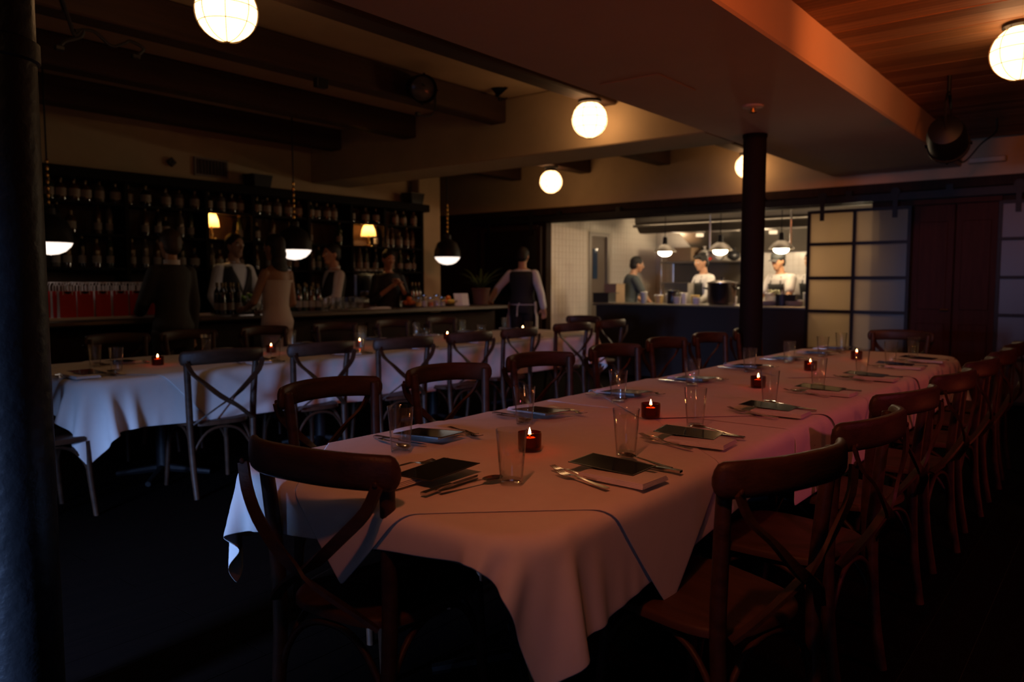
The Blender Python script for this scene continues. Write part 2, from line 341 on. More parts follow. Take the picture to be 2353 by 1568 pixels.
# sprinkler on the soffit, access hatch seam
sp_ = thing('ceiling_sprinkler', 'small round sprinkler rose on the soffit above the far column', 'sprinkler', (*at(1730, 243, z=ZS).xy, ZS))
obj('rose', MB().lathe([(.075, 0), (.07, -.012), (.035, -.02)], 24), mat('sprinkler_paint', (.62, .45, .38), .5), sp_, True)
obj('head', MB().lathe([(.014, -.018), (.014, -.04), (.026, -.042), (.026, -.046)], 16), brass, sp_, True)
h_ = at(1490, 200, z=ZS); struct('trim_4', MB().bb(h_.x - .25, h_.x + .25, h_.y - .2, h_.y + .2, ZS - .006, ZS - .0005), soffit_m, 'flush access hatch in the soffit underside')

# ================================================================== KITCHEN BEHIND THE PASS
KX = 13.0
grout = mat('tile_grout', (.60, .54, .46), .9); tile_m = mat('white_tile', (.74, .68, .60), .25, var=.04, scale=3)
stainless = mat('stainless', (.40, .37, .33), .32, 1., var=.1, scale=6, stretch=(1, 1, 8)); stain2 = mat('stainless_dull', (.33, .30, .27), .5, .8)
ks = struct('wall_kitchen_left', MB().bb(WX1 + .15, 10.70, OP1 + .006, OP1 + .12, 0, 2.9).bb(11.34, KX, OP1 + .006, OP1 + .12, 0, 2.9).bb(10.70, 11.34, OP1 + .006, OP1 + .12, 2.12, 2.9), grout, 'white tiled side wall of the open kitchen')
kb = struct('wall_kitchen_back', MB().bb(KX + .006, KX + .1, 1.9, 7.1, 0, 2.9), grout, 'white tiled rear wall of the open kitchen')
struct('wall_kitchen_right', MB().bb(WX1 + .15, KX, OP0 - .12, OP0, 0, 2.9), plaster, 'pale right side wall of the open kitchen')
struct('ceiling_kitchen', MB().bb(WX1 + .15, KX, OP0, OP1, 2.72, 2.82), mat('kitchen_ceiling', (.12, .10, .08), .9), 'pale ceiling over the open kitchen')
ts = .098
tm = MB().box((0, 0, 0), (ts - .005, .008, ts - .005), bev=.003).mesh('tile', tile_m)
tmb = MB().box((0, 0, 0), (.008, ts - .005, ts - .005), bev=.003).mesh('tile', tile_m)
rest = MB(); cnt = 0
X = WX1 + .2
cells = []
while X < KX - .05:
    z = .05
    while z < 2.7:
        if not (10.64 < X < 11.40 and z < 2.16): cells.append((X, z))
        z += ts
    X += ts
cells.sort(key=lambda c: c[0] * .4 + (0 if .5 < c[1] < 2.3 else 10))
for q, (X, z) in enumerate(cells):
    if q < 290: obj('tile', tm, None, ks, loc=(X, OP1 + .002, z))
    else: rest.box((X, OP1 + .002, z), (ts - .005, .008, ts - .005))
o = obj('tile_field', rest, tile_m, ks); o['kind'] = 'stuff'
rest = MB(); cells = [(2.4 + i * ts, .05 + j * ts) for i in range(46) for j in range(27)]
cells.sort(key=lambda c: 0 if 1.25 < c[1] < 2.0 and c[0] > 4.4 else 1)
for q, (Y, z) in enumerate(cells):
    if q < 170: obj('tile', tmb, None, kb, loc=(KX + .002, Y, z))
    else: rest.box((KX + .002, Y, z), (.008, ts - .005, ts - .005))
o = obj('tile_field', rest, tile_m, kb); o['kind'] = 'stuff'
# swing door in the tiled side wall
d = struct('door_1', MB().bb(10.70, 10.78, OP1 - .01, OP1 + .12, 0, 2.12).bb(11.26, 11.34, OP1 - .01, OP1 + .12, 0, 2.12).bb(10.78, 11.26, OP1 - .01, OP1 + .12, 2.05, 2.12), stain2, 'kitchen side door in the tiled wall')
obj('door_leaf', MB().bb(10.78, 11.26, OP1 + .03, OP1 + .07, .01, 2.05), mat('door_paint', (.17, .13, .10), .5), d)
obj('pane', MB().bb(10.86, 11.0, OP1 + .02, OP1 + .029, 1.35, 1.85), mat('door_pane', (.03, .06, .12), .08), d)
obj('handle', MB().tube([(11.2, OP1 + .03, .95), (11.2, OP1 - .02, .95), (11.2, OP1 - .02, 1.2), (11.2, OP1 + .03, 1.2)], .01, 8), stainless, d)
# pass counter
t = thing('pass_counter', 'black fronted kitchen pass counter below the lit opening', 'counter', (9.5, 4.3, 0))
t0 = (-9.5, -4.3, 0)
def rel(mb, o): return mb.xf(Matrix.Translation(-Vector(o.location)))
obj('front_panel', rel(MB().bb(9.44, 9.48, 3.02, 6.0, 0, .965), t), mat('pass_black', (.012, .010, .010), .6), t)
obj('worktop', rel(MB().bb(9.40, 10.08, 3.02, 6.04, .965, 1.0, bev=.008), t), stainless, t)
obj('end_panel', rel(MB().bb(9.48, 10.05, 5.94, 5.98, 0, .965), t), mat('pass_black', (.012, .010, .010), .6), t)
obj('shelf', rel(MB().bb(9.50, 10.05, 3.04, 5.93, .40, .43), t), stain2, t)
PZ = 1.0
# extraction hood with ducts
hd = thing('extraction_hood', 'large stainless extraction hood above the cooks', 'hood', (11.9, 4.2, 0))
yl, yr = 6.1, 2.5
prof = [(10.7, 2.72), (10.7, 2.22), (10.85, 2.06), (11.0, 2.06), (11.1, 2.2), (11.9, 2.3), (12.9, 1.80), (12.99, 1.80), (12.99, 2.72)]
hb = MB(); n = len(prof); hb.add([(x, yl, z) for x, z in prof] + [(x, yr, z) for x, z in prof], [tuple(range(n)), tuple(range(n, 2 * n))[::-1]] + [(i, (i + 1) % n, n + (i + 1) % n, n + i) for i in range(n)])
obj('canopy', rel(hb, hd), mat('hood_steel', (.17, .15, .13), .42, .9, var=.1, scale=6, stretch=(1, 1, 8)), hd)
obj('front_rail', rel(MB().tube([(10.66, yl, 2.16), (10.66, yr, 2.16)], .02, 10), hd), stainless, hd, True)
for k in range(6): obj('filter', rel(MB().bb(11.3, 11.85, 5.9 - k * .58, 5.4 - k * .58, 2.12, 2.16).bb(11.35, 11.8, 5.87 - k * .58, 5.43 - k * .58, 2.10, 2.12), hd), stain2, hd)
for k in range(3): obj('hood_lamp', rel(MB().lathe([(.06, 2.05), (.06, 2.10)], 16, (11.75, 5.5 - k * 1.2, -.02)), hd), emis('hood_lamp_lit', (1, .72, .42), 1.5), hd)
t = thing('fire_suppression_pipe', 'thin bright pipe hanging below the hood over the pass', 'pipe', (10.55, 4.75, 0))
for yk in (4.78, 3.62): obj('pipe', rel(MB().tube([(10.55, yk, 2.72), (10.55, yk, 1.76)], .014, 8), t), stainless, t, True)
# rear equipment line
def unit(name, label, x0, x1, y0, y1, build, cat):
    t = thing(name, label, cat, ((x0 + x1) / 2, (y0 + y1) / 2, 0)); build(t, x0, x1, y0, y1); return t
def oven(t, x0, x1, y0, y1):
    obj('body', rel(MB().bb(x0, x1, y0, y1, .12, 1.62, bev=.01), t), stain2, t)
    for k, z in enumerate((.3, 1.0)):
        dd = obj('door', rel(MB().bb(x0 - .025, x0 - .002, y0 + .05, y1 - .05, z, z + .55, bev=.006), t), stainless, t)
        obj('window', rel(MB().bb(x0 - .03, x0 - .026, y0 + .15, y1 - .15, z + .12, z + .40), t), mat('oven_glass', (.01, .01, .01), .1), dd)
        obj('handle', rel(MB().tube([(x0 - .025, y0 + .12, z + .5), (x0 - .07, y0 + .12, z + .5), (x0 - .07, y1 - .12, z + .5), (x0 - .025, y1 - .12, z + .5)], .012, 8), t), stainless, dd, True)
    for sx in (x0 + .06, x1 - .06):
        for sy in (y0 + .06, y1 - .06): obj('foot', rel(MB().lathe([(.025, 0), (.025, .12)], 10, (sx, sy, 0)), t), stain2, t)
unit('double_oven', 'stacked stainless oven behind the cook on the right', 11.9, 12.8, 2.45, 3.5, oven, 'oven')
def shelfunit(t, x0, x1, y0, y1):
    for sx in (x0 + .02, x1 - .02):
        for sy in (y0 + .02, y1 - .02): obj('post', rel(MB().tube([(sx, sy, 0), (sx, sy, 1.72)], .016, 8), t), stainless, t, True)
    for z in (.3, .86, 1.26, 1.62): obj('shelf', rel(MB().bb(x0, x1, y0, y1, z, z + .03, bev=.004), t), stainless, t)
    obj('rear_sheet', rel(MB().bb(x1 - .01, x1, y0, y1, .86, 1.62), t), mat('shelf_back_steel', (.15, .13, .11), .5, .7), t)
unit('kitchen_shelf', 'tall stainless shelving behind the middle cook', 12.2, 12.7, 4.95, 6.45, shelfunit, 'shelf')
def range_(t, x0, x1, y0, y1):
    obj('body', rel(MB().bb(x0, x1, y0, y1, .1, .9, bev=.01), t), stainless, t); obj('plinth', rel(MB().bb(x0 + .03, x1 - .03, y0 + .03, y1 - .03, 0, .1), t), blackiron, t)
    for k in range(4):
        cy = y0 + .15 + k * (y1 - y0 - .3) / 3; g = obj('burner', rel(MB().lathe([(.1, .9), (.1, .92), (.06, .93)], 16, ((x0 + x1) / 2, cy, 0)), t), blackiron, t)
        obj('knob', rel(MB().tube([(x0 - .001, cy, .78), (x0 - .03, cy, .78)], .02, 10), t), blackiron, t, True)
unit('gas_range', 'low stainless gas range at the rear of the kitchen', 12.15, 12.85, 3.55, 4.2, range_, 'range')
# clutter on the shelves and the pass: tubs, boxes, pans
white_pl = mat('white_plastic', (.72, .70, .66), .4); clear_pl = mat('frosted_tub', (.55, .52, .46), .3); yellow_pl = mat('butter_tub', (.72, .52, .18), .5); red_pl = mat('red_lid', (.55, .03, .02), .4); black_pl = mat('black_pan', (.015, .015, .017), .35)
card = mat('cardboard', (.30, .20, .12), .8); green_ = mat('green_herbs', (.12, .28, .05), .6); bluep = mat('blue_bin', (.03, .07, .16), .5)
def tub(loc, r, h, m, lid, label):
    t = thing('food_tub', label, 'tub', loc, 0, 'tubs on the kitchen pass')
    obj('body', MB().lathe([(r * .85, 0), (r, h * .92), (r * .97, h * .92), (r * .8, .01)], 18, cap1=True), m, t, True)
    obj('lid', MB().lathe([(r * 1.04, h * .90), (r * 1.04, h * .97), (r * .9, h)], 18), lid, t, True); return t
def crate(loc, d, m, label, cat='box', rz=0):
    t = thing('storage_box', label, cat, loc, rz, 'boxes in the kitchen')
    x, y, h = d[0] / 2, d[1] / 2, d[2]; q = .008
    obj('body', MB().bb(-x, x, -y, y, 0, q).bb(-x, -x + q, -y, y, q, h).bb(x - q, x, -y, y, q, h).bb(-x + q, x - q, -y, -y + q, q, h).bb(-x + q, x - q, y - q, y, q, h), m, t)
    obj('rim', MB().bb(-x - .006, x + .006, -y - .006, -y + q, h, h + .012).bb(-x - .006, x + .006, y - q, y + .006, h, h + .012).bb(-x - .006, -x + q, -y + q, y - q, h, h + .012).bb(x - q, x + .006, -y + q, y - q, h, h + .012), m, t)
    return t
def onp(px, X=9.75): return at(px, 690, X=X).y
crate((9.72, onp(1395), PZ), (.3, .26, .13), black_pl, 'black tray standing at the left end of the pass', 'tray')
crate((9.9, onp(1412, 9.9), PZ + .0), (.25, .2, .26), card, 'brown carton behind the black tray on the pass')
for k, (px, r, h, mm, ll, lb) in enumerate([(1490, .05, .16, clear_pl, white_pl, 'slim frosted tub beside the first cook'), (1516, .065, .12, yellow_pl, white_pl, 'yellow tub with white lid on the pass'), (1536, .07, .14, white_pl, white_pl, 'white tub next to the yellow tub'), (1566, .055, .10, clear_pl, clear_pl, 'low frosted tub by the dark canister'), (1574, .045, .15, white_pl, white_pl, 'tall white tub before the steel boxes'), (1592, .06, .12, yellow_pl, yellow_pl, 'all yellow tub near the middle cook'), (1610, .05, .09, white_pl, white_pl, 'small white tub below the middle cook'), (1770, .06, .16, clear_pl, white_pl, 'frosted tub right of the slim column'), (1850, .05, .17, white_pl, white_pl, 'white tub at the right end of the pass'), (1843, .05, .08, clear_pl, white_pl, 'small tub by the last cook'), (1688, .045, .11, white_pl, white_pl, 'white tub between the stock pot and the column')]):
    tub((9.62 + .1 * (k % 3), onp(px), PZ), r, h, mm, ll, lb)
c_ = thing('dark_canister', 'dark round canister on the pass between the tubs', 'canister', (9.66, onp(1553), PZ))
obj('body', MB().lathe([(.075, 0), (.08, .01), (.08, .15), (.07, .165)], 20), black_pl, c_, True); obj('lid', MB().lathe([(.082, .165), (.082, .18), (.02, .19), (.02, .205)], 20), black_pl, c_, True)
crate((10.0, onp(1560, 10.0), PZ), (.2, .36, .27), stainless, 'open steel box behind the tubs on the pass')
crate((12.4, 6.1, 1.655), (.35, .45, .22), card, 'carton on top of the steel kitchen shelving')
for k, (y_, h_, m_, lb) in enumerate([(5.72, .2, white_pl, 'white sack bundle on the kitchen shelving, leftmost'), (5.47, .26, white_pl, 'white sack bundle on the kitchen shelving, middle'), (5.2, .16, black_pl, 'dark bundle on the kitchen shelving')]):
    o = thing('sack', lb, 'sack', (12.42, y_, 1.655), 0, 'sacks on the kitchen shelving')
    obj('body', MB().ell((0, 0, h_ / 2), (.13, .11, h_ / 2), 14, 9), m_, o, 'all'); obj('tied_neck', MB().lathe([(.02, h_ - .01), (.012, h_ + .02), (.035, h_ + .05)], 10), m_, o, True)
o = thing('red_bowl', 'red bowl on the front of the kitchen shelving', 'bowl', (12.27, 5.6, 1.655)); obj('body', MB().lathe([(.04, 0), (.07, .02), (.085, .05), (.078, .05), (.06, .02)], 18), red_pl, o, True); obj('foot_ring', MB().lathe([(.045, 0), (.045, .008)], 18), red_pl, o, True)
# stock pot
P = thing('stock_pot', 'large dark steel stock pot on the pass next to the slim column', 'pot', (9.68, onp(1658, 9.68), PZ))
R_ = .185
potm = mat('pot_steel', (.16, .13, .13), .22, .9)
obj('body', MB().lathe([(R_ - .01, .012), (R_, .03), (R_, .27), (R_ + .006, .28)], 36), potm, P, True)
obj('base_ring', MB().lathe([(R_ - .03, 0), (R_ - .02, .012)], 36), black_pl, P, True)
ld = obj('lid', MB().lathe([(R_ + .012, .28), (R_ + .012, .292), (R_ * .6, .315), (.03, .325)], 36), potm, P, True)
obj('lid_knob', MB().lathe([(.015, .323), (.015, .34), (.03, .345), (.028, .36)], 16), black_pl, ld, True)
for s_ in (-1, 1): obj('handle', MB().tube([(0, s_ * R_, .22), (.05, s_ * (R_ + .05), .22), (-.05, s_ * (R_ + .05), .22), (0, s_ * R_, .2)], .01, 8), black_pl, P, True)
# plates, herbs, bowls right of the column
for k, (px, h_) in enumerate(((1765, .06), (1826, .05))):
    o = thing('plate_stack', ('stack of white plates right of the column on the pass', 'stack of white plates in front of the last cook')[k], 'plates', (9.58, onp(px, 9.58), PZ), 0, 'plates on the pass')
    for q in range(4): obj('plate', MB().lathe([(.05, q * .014), (.07, q * .014 + .002), (.115, q * .014 + .016), (.113, q * .014 + .02), (.05, q * .014 + .006)], 24), white_pl, o, True)
o = thing('herb_tub', 'clear tub heaped with pale leaves right of the column', 'tub', (9.75, onp(1778), PZ)); obj('body', MB().lathe([(.07, 0), (.09, .12), (.085, .12), (.065, .01)], 18), clear_pl, o, True)
hb = MB()
for k in range(30): hb.ell((random.gauss(0, .035), random.gauss(0, .035), .13 + random.random() * .06), (.03, .02, .012), 6, 4, Matrix.Rotation(random.random() * 3, 3, 'X'))
q = obj('leaves', hb, mat('pale_leaves', (.55, .56, .36), .6), o, 'all'); q['kind'] = 'stuff'
crate((9.62, onp(1812, 9.62), PZ), (.22, .24, .13), black_pl, 'black pan box in front of the right hand cook')
o = thing('sauce_bottle', 'dark squeeze bottle by the plates right of the column', 'bottle', (9.52, onp(1797, 9.52), PZ)); obj('body', MB().lathe([(.03, 0), (.033, .01), (.033, .12), (.02, .15)], 14), bluep, o, True); obj('nozzle', MB().lathe([(.014, .15), (.004, .2)], 10), white_pl, o, True)
# pendants over the pass
def kpend(y, lb):
    t = thing('kitchen_pendant', lb, 'pendant lamp', (9.95, y, 0), 0, 'pendant lamps over the pass')
    obj('cord', MB().tube([(0, 0, 2.72), (0, 0, 1.92)], .006, 6), blackiron, t); obj('cap', MB().lathe([(.03, 1.93), (.035, 1.85), (.05, 1.82)], 16), blackiron, t, True)
    obj('shade', MB().lathe([(.05, 1.83), (.10, 1.80), (.155, 1.735), (.16, 1.72), (.15, 1.722), (.045, 1.815)], 28, cap0=False, cap1=False), stain2, t, True)
    obj('bulb', MB().ell((0, 0, 1.715), (.095, .095, .055), 20, 10), emis('kitchen_bulb_lit', (1, .74, .42), 50), t, 'all')
for px, lb in ((1528, 'small domed pendant over the pass, left of three'), (1655, 'small domed pendant over the pass beside the column'), (1795, 'small domed pendant over the pass, right of the column')): kpend(at(px, 577, X=9.95).y, lb)
for k, y_ in enumerate((5.35, 3.55)):
    struct('kitchen_light_panel', MB().bb(9.78, 10.52, y_ - .85, y_ + .85, 2.64, 2.72), white_pl, ('ceiling light housing over the left of the pass', 'ceiling light housing over the right of the pass')[k])

# ================================================================== SLIDING DOORS AND TRACK
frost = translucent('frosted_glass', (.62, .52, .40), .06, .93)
TX = WX1 - .10
t = thing('sliding_door_track', 'long black sliding door track across the back wall', 'track', (TX, 4.6, 2.22))
obj('rail', rel(MB().bb(TX - .012, TX + .012, -2.0, 8.3, 2.20, 2.28), t), blackiron, t)
y_ = -1.5; 
while y_ < 8.3:
    obj('bracket', rel(MB().bb(TX + .012, WX1 + .01, y_ - .035, y_ + .035, 2.21, 2.34), t), blackiron, t); y_ += 1.02
def sdoor(name, label, y0, y1, ncol, rows, panem, frm, cw=.035, z0=.03, z1=2.13, splits=None):
    t = thing(name, label, 'door', (TX, (y0 + y1) / 2, 0)); x0, x1 = TX - .02, TX + .02
    ys = splits or [y0 + (y1 - y0) * i / ncol for i in range(ncol + 1)]
    for i, y in enumerate(ys): obj('stile' if i in (0, len(ys) - 1) else 'mullion', rel(MB().bb(x0, x1, y - cw / 2, y + cw / 2, z0, z1), t), frm, t)
    for i, z in enumerate(rows): obj('glazing_bar', rel(MB().bb(x0 + .002, x1 - .002, min(ys) + cw / 2, max(ys) - cw / 2, z - cw / 2, z + cw / 2), t), frm, t)
    for i in range(len(ys) - 1):
        for j in range(len(rows) - 1):
            a, b = sorted((ys[i], ys[i + 1])); obj('pane', rel(MB().bb(TX - .004, TX + .004, a + cw / 2, b - cw / 2, rows[j] + cw / 2, rows[j + 1] - cw / 2), t), panem, t)
    for y in (y0 + .15, y1 - .15):
        obj('hanger', rel(MB().bb(TX - .028, TX - .02, y - .025, y + .025, z1 - .12, 2.30).add([(TX - .03, y + .05 * math.cos(a * PI / 8), 2.29 + .05 * math.sin(a * PI / 8)) for a in range(16)] + [(TX - .013, y + .05 * math.cos(a * PI / 8), 2.29 + .05 * math.sin(a * PI / 8)) for a in range(16)], [tuple(range(16)), tuple(range(31, 15, -1))] + [(i, (i + 1) % 16, 16 + (i + 1) % 16, 16 + i) for i in range(16)]), t), blackiron, t)
    return t
zr = [.05, .5, .955, 1.345, 1.74, 2.115]
sdoor('frosted_sliding_door', 'black framed frosted glass sliding door lit from the kitchen', 1.93, 3.01, 2, zr, frost, blackiron, splits=[1.93, 2.50, 3.01])
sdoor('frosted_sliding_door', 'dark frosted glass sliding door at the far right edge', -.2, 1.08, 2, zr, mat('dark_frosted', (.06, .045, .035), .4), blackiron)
dk = sdoor('solid_sliding_door', 'dark solid sliding door behind the waiter', 6.99, 8.12, 1, [.05, 1.05, 2.115], mat('dark_pane', (.012, .009, .008), .12), darkwood, cw=.07)
t = thing('timber_double_door', 'dark red timber double door right of the frosted door', 'door', (9.46, 1.5, 0))
for k, (a, b) in enumerate(((1.10, 1.49), (1.50, 1.90))):
    lf = obj('leaf', rel(MB().bb(9.44, 9.49, a, b, .02, 2.13, bev=.006), t), redwood, t)
    for (z0, z1) in ((.15, .85), (1.0, 1.95)): obj('raised_panel', rel(MB().bb(9.425, 9.44, a + .06, b - .06, z0, z1, bev=.01), t), redwood, lf)
obj('door_handle', rel(MB().tube([(9.44, 1.53, 1.0), (9.39, 1.53, 1.0), (9.39, 1.60, 1.0)], .01, 8), t), brass, t, True)
obj('transom', rel(MB().bb(9.45, 9.50, 1.08, 1.92, 2.14, 2.19), t), redwood, t)

# ================================================================== BAR
BY, BZ = 6.72, .985
t = thing('bar_counter', 'long dark timber bar counter with a worn metal top', 'bar', (4.6, 7.0, 0))
barm = mat('bar_top_metal', (.16, .14, .125), .33, .75, var=.25, scale=5, stretch=(.4, 4, 1))
obj('front_panel', rel(MB().bb(1.3, 8.15, BY + .10, BY + .14, .10, .92), t), darkwood, t)
obj('kick_plate', rel(MB().bb(1.3, 8.13, BY + .16, BY + .20, 0, .10), t), blackiron, t)
obj('bar_top', rel(MB().bb(1.25, 8.22, BY - .08, 7.20, .935, BZ, bev=.012), t), barm, t)
obj('end_panel', rel(MB().bb(8.11, 8.15, BY + .14, 7.17, 0, .92), t), darkwood, t)
k = 0; x = 1.42
while x < 8.0:
    obj('raised_panel', rel(MB().bb(x, x + .60, BY + .082, BY + .10, .2, .84, bev=.012), t), darkwood, t); x += .74
obj('foot_rail', rel(MB().tube([(1.3, BY - .08, .17), (8.1, BY - .08, .17)], .02, 10), t), brass, t, True)
for x in (1.8, 3.4, 5.0, 6.6, 7.8): obj('rail_post', rel(MB().tube([(x, BY - .08, .17), (x, BY + .10, .17)], .012, 8), t), brass, t)
# back bar: counter, shelves
t = thing('bottle_shelves', 'dark timber back bar with rows of bottle shelves', 'shelf', (5.1, 7.8, 0)); sh = t
shelfblack = mat('shelf_black', (.006, .004, .003), .8, spec=.15)
SH = [1.13, 1.44, 1.76, 2.06]
obj('base_cabinet', rel(MB().bb(1.9, 7.7, 7.62, 7.99, 0, .9), t), darkwood, t)
obj('back_counter', rel(MB().bb(1.9, 7.7, 7.58, 7.99, .9, .94, bev=.006), t), darkwood, t)
obj('back_panel', rel(MB().bb(1.9, 7.7, 7.965, 7.995, .94, 2.33), t), mat('backbar_panel', (.05, .024, .012), .7, var=.3, scale=5, stretch=(1, 1, .3)), t)
for z in SH[1:]: obj('shelf', rel(MB().bb(1.93, 7.67, 7.70, 7.96, z - .025, z), t), shelfblack, t)
obj('cornice', rel(MB().bb(1.88, 7.72, 7.62, 7.99, 2.26, 2.36, bev=.01), t), shelfblack, t)
ux = [1.93, 2.75, 3.6, 4.44, 5.0, 5.75, 6.4, 6.95, 7.64]
for x in ux: obj('upright', rel(MB().bb(x - .018, x + .018, 7.69, 7.97, .94, 2.26), t), shelfblack, t)
# bottles: five kinds
def bottle_mesh(kind):
    b = MB(); P = [[(.036, 0), (.037, .01), (.037, .17), (.03, .2), (.014, .235), (.013, .285)], [(.038, 0), (.038, .16), (.03, .19), (.015, .21), (.015, .26)], [(.045, 0), (.046, .01), (.046, .13), (.04, .15), (.017, .165), (.016, .2)], [(.033, 0), (.034, .19), (.027, .225), (.013, .25), (.0125, .30)], [(.05, 0), (.052, .02), (.052, .11), (.03, .15), (.016, .16), (.016, .21)]][kind]
    b.lathe(P, 12); h = P[-1][1]; r = P[-1][0]
    b.cur = 1; b.lathe([(P[1][0] + .0008, .04), (P[1][0] + .0008, .04 + .07)], 12, cap0=False, cap1=False)
    b.cur = 2; b.lathe([(r + .002, h - .03), (r + .002, h + .008)], 10); return b
capm = mat('bottle_cap', (.12, .08, .03), .4, .5)
BM = [[bottle_mesh(k).mesh('bottle', [bottleglass[g], labelpaper, capm], True) for g in range(5)] for k in range(5)]
BOT = []
def bottle(loc, kind, g, label, group):
    o = obj('bottle', BM[kind][g], None, None, loc=loc, rot=(0, 0, random.random() * 6)); tag(o, label, 'bottle', group); return o
SHN = {1.44: 'lowest', 1.76: 'middle', 2.06: 'top'}
for z in SH[1:]:
    for i in range(1, len(ux) - 1):
        xa, xb = ux[i] + .07, ux[i + 1] - .06; x = xa + random.random() * .04; nb = 0
        while x < xb:
            skip = (z == 1.76 and (4.50 < x < 4.78 or 6.44 < x < 6.8))
            if not skip and random.random() < .82:
                kd = random.choice([0, 0, 1, 2, 3, 3, 4]) if z < 2 else random.choice([2, 4, 1, 2])
                if z > 2: kd = random.choice([2, 4])
                bottle((x, 7.80 + random.uniform(-.03, .04), z + .0005), kd, random.randrange(5), '%s bottle from the left in %s bay of the %s back bar shelf' % (ORD[nb], ORD[i - 1], SHN[z]), 'bottles on the %s back bar shelf' % SHN[z]); nb += 1
            x += random.uniform(.105, .15)
for i in range(26):
    x = 2.9 + i * .175 + random.uniform(-.03, .03)
    if 6.35 < x < 6.95: continue
    bottle((x, 7.82, .9405), random.choice([0, 1, 3]), random.randrange(5), 'bottle on the back bar counter, number %s along the wall' % NUM[i], 'bottles on the back bar counter')
# shaded table lamps on the back bar
def tlamp(loc, rs, hs, label, power):
    t = thing('table_lamp', label, 'lamp', loc, 0, 'shaded lamps on the back bar')
    obj('base', MB().lathe([(.055, 0), (.055, .012), (.02, .025)], 20), brass, t, True); obj('stem', MB().lathe([(.012, .02), (.02, .06), (.010, .10), (.010, .17)], 14), brass, t, True)
    sm_ = translucent('lamp_shade_%d' % int(rs * 1000), (.95, .62, .28), .0, .75, (.8, .6, .35))
    obj('shade', MB().lathe([(rs, .13), (rs * .86, .13 + hs * .5), (rs * .55, .13 + hs)], 28, cap0=False, cap1=False), sm_, t, True)
    obj('bulb', MB().ell((0, 0, .2), .028, 12, 8), emis('lamp_bulb_lit', (1, .6, .25), 90), t, 'all')
    point('lamp_glow', (0, 0, .2), (1, .50, .15), power, .03, t); return t
a = at(488, 520, Y=7.78); tlamp((a.x, 7.80, 1.7605), .085, .155, 'lit shaded lamp among the bottles behind the bartender', 2.0)
a = at(847, 560, Y=7.80); tlamp((a.x, 7.80, 1.7605), .10, .15, 'lit shaded lamp on the right part of the back bar', 2.4)
# espresso machine on the back counter
e = thing('espresso_machine', 'chrome espresso machine on the back counter beside the shelves', 'coffee machine', (at(850, 640, Y=7.72).x, 7.72, .9405)); e.scale = (1.12, 1.12, 1.12)
chrome = mat('chrome', (.6, .58, .55), .12, 1.)
obj('body', MB().bb(-.30, .30, -.10, .16, .14, .42, bev=.02), chrome, e); obj('drip_tray', MB().bb(-.30, .30, -.22, .12, .03, .09, bev=.006), stain2, e); obj('cup_rail', MB().tube([(-.28, -.09, .47), (.28, -.09, .47), (.28, .14, .47), (-.28, .14, .47), (-.28, -.09, .47)], .006, 6), chrome, e)
obj('back_wall', MB().bb(-.28, .28, .02, .12, .09, .14), stain2, e)
for x in (-.15, .12): g_ = obj('group_head', MB().lathe([(.035, .22), (.035, .15), (.03, .14)], 14, (x, -.14, 0)), chrome, e, True); obj('portafilter', MB().tube([(x, -.14, .15), (x, -.30, .13)], .012, 8), black_pl, g_)
obj('indicator', MB().bb(.16, .21, -.106, -.1, .33, .36), emis('red_indicator_lit', (1, .05, .03), 3.5), e)
for x in (-.27, .27):
    for y in (-.18, .12): obj('foot', MB().lathe([(.02, 0), (.02, .03)], 10, (x, y, 0)), black_pl, e)
for k in range(5):
    o = thing('coffee_cup', 'small white cup on the espresso machine, %s from the left' % ORD[k], 'cup', (e.location.x - .2 + .1 * k, 7.74, .9405 + .4205 * 1.12), 0, 'cups on the espresso machine')
    obj('body', MB().lathe([(.022, 0), (.035, .03), (.038, .055), (.035, .055), (.02, .006)], 14), white_pl, o, True); obj('handle', MB().tube([(.035, 0, .045), (.055, 0, .04), (.05, 0, .02), (.034, 0, .018)], .004, 6), white_pl, o)
# pendants over the bar
def pend(px, py, label, Y=6.95):
    a = at(px, py, Y=Y); t = thing('bar_pendant', label, 'pendant lamp', (a.x, Y, 1.59), 0, 'dome pendants over the bar')
    top = 2.86 if abs(Y - 6.95) > .5 else ZL
    obj('dome', MB().lathe([(.172, .03), (.172, .06), (.165, .12), (.13, .21), (.07, .25), (.05, .26), (.05, .31), (.03, .33)], 32), blackiron, t, True)
    obj('opal_bowl', MB().lathe([(.165, .03), (.15, 0), (.11, -.04), (.06, -.062), (.001, -.07)], 32, cap0=True, cap1=False), emis('bar_opal_lit', (1, .82, .70), 1.5), t, True)
    h = top - 1.59
    obj('stem', MB().tube([(0, 0, .33), (0, 0, h)], .007, 8), blackiron, t)
    for k in range(7): obj('brass_bead', MB().ell((0, 0, .36 + k * .055), (.014, .014, .026), 10, 7), brass, t, 'all')
    obj('ceiling_rose', MB().lathe([(.05, h), (.05, h - .02), (.02, h - .03)], 16), blackiron, t, True)
    return t
pend(677, 577, 'black dome pendant with opal bowl beside the woman in white', 6.6)
pend(1028, 590, 'black dome pendant with opal bowl at the right end of the bar')
pend(116, 572, 'black dome pendant half hidden by the near column')
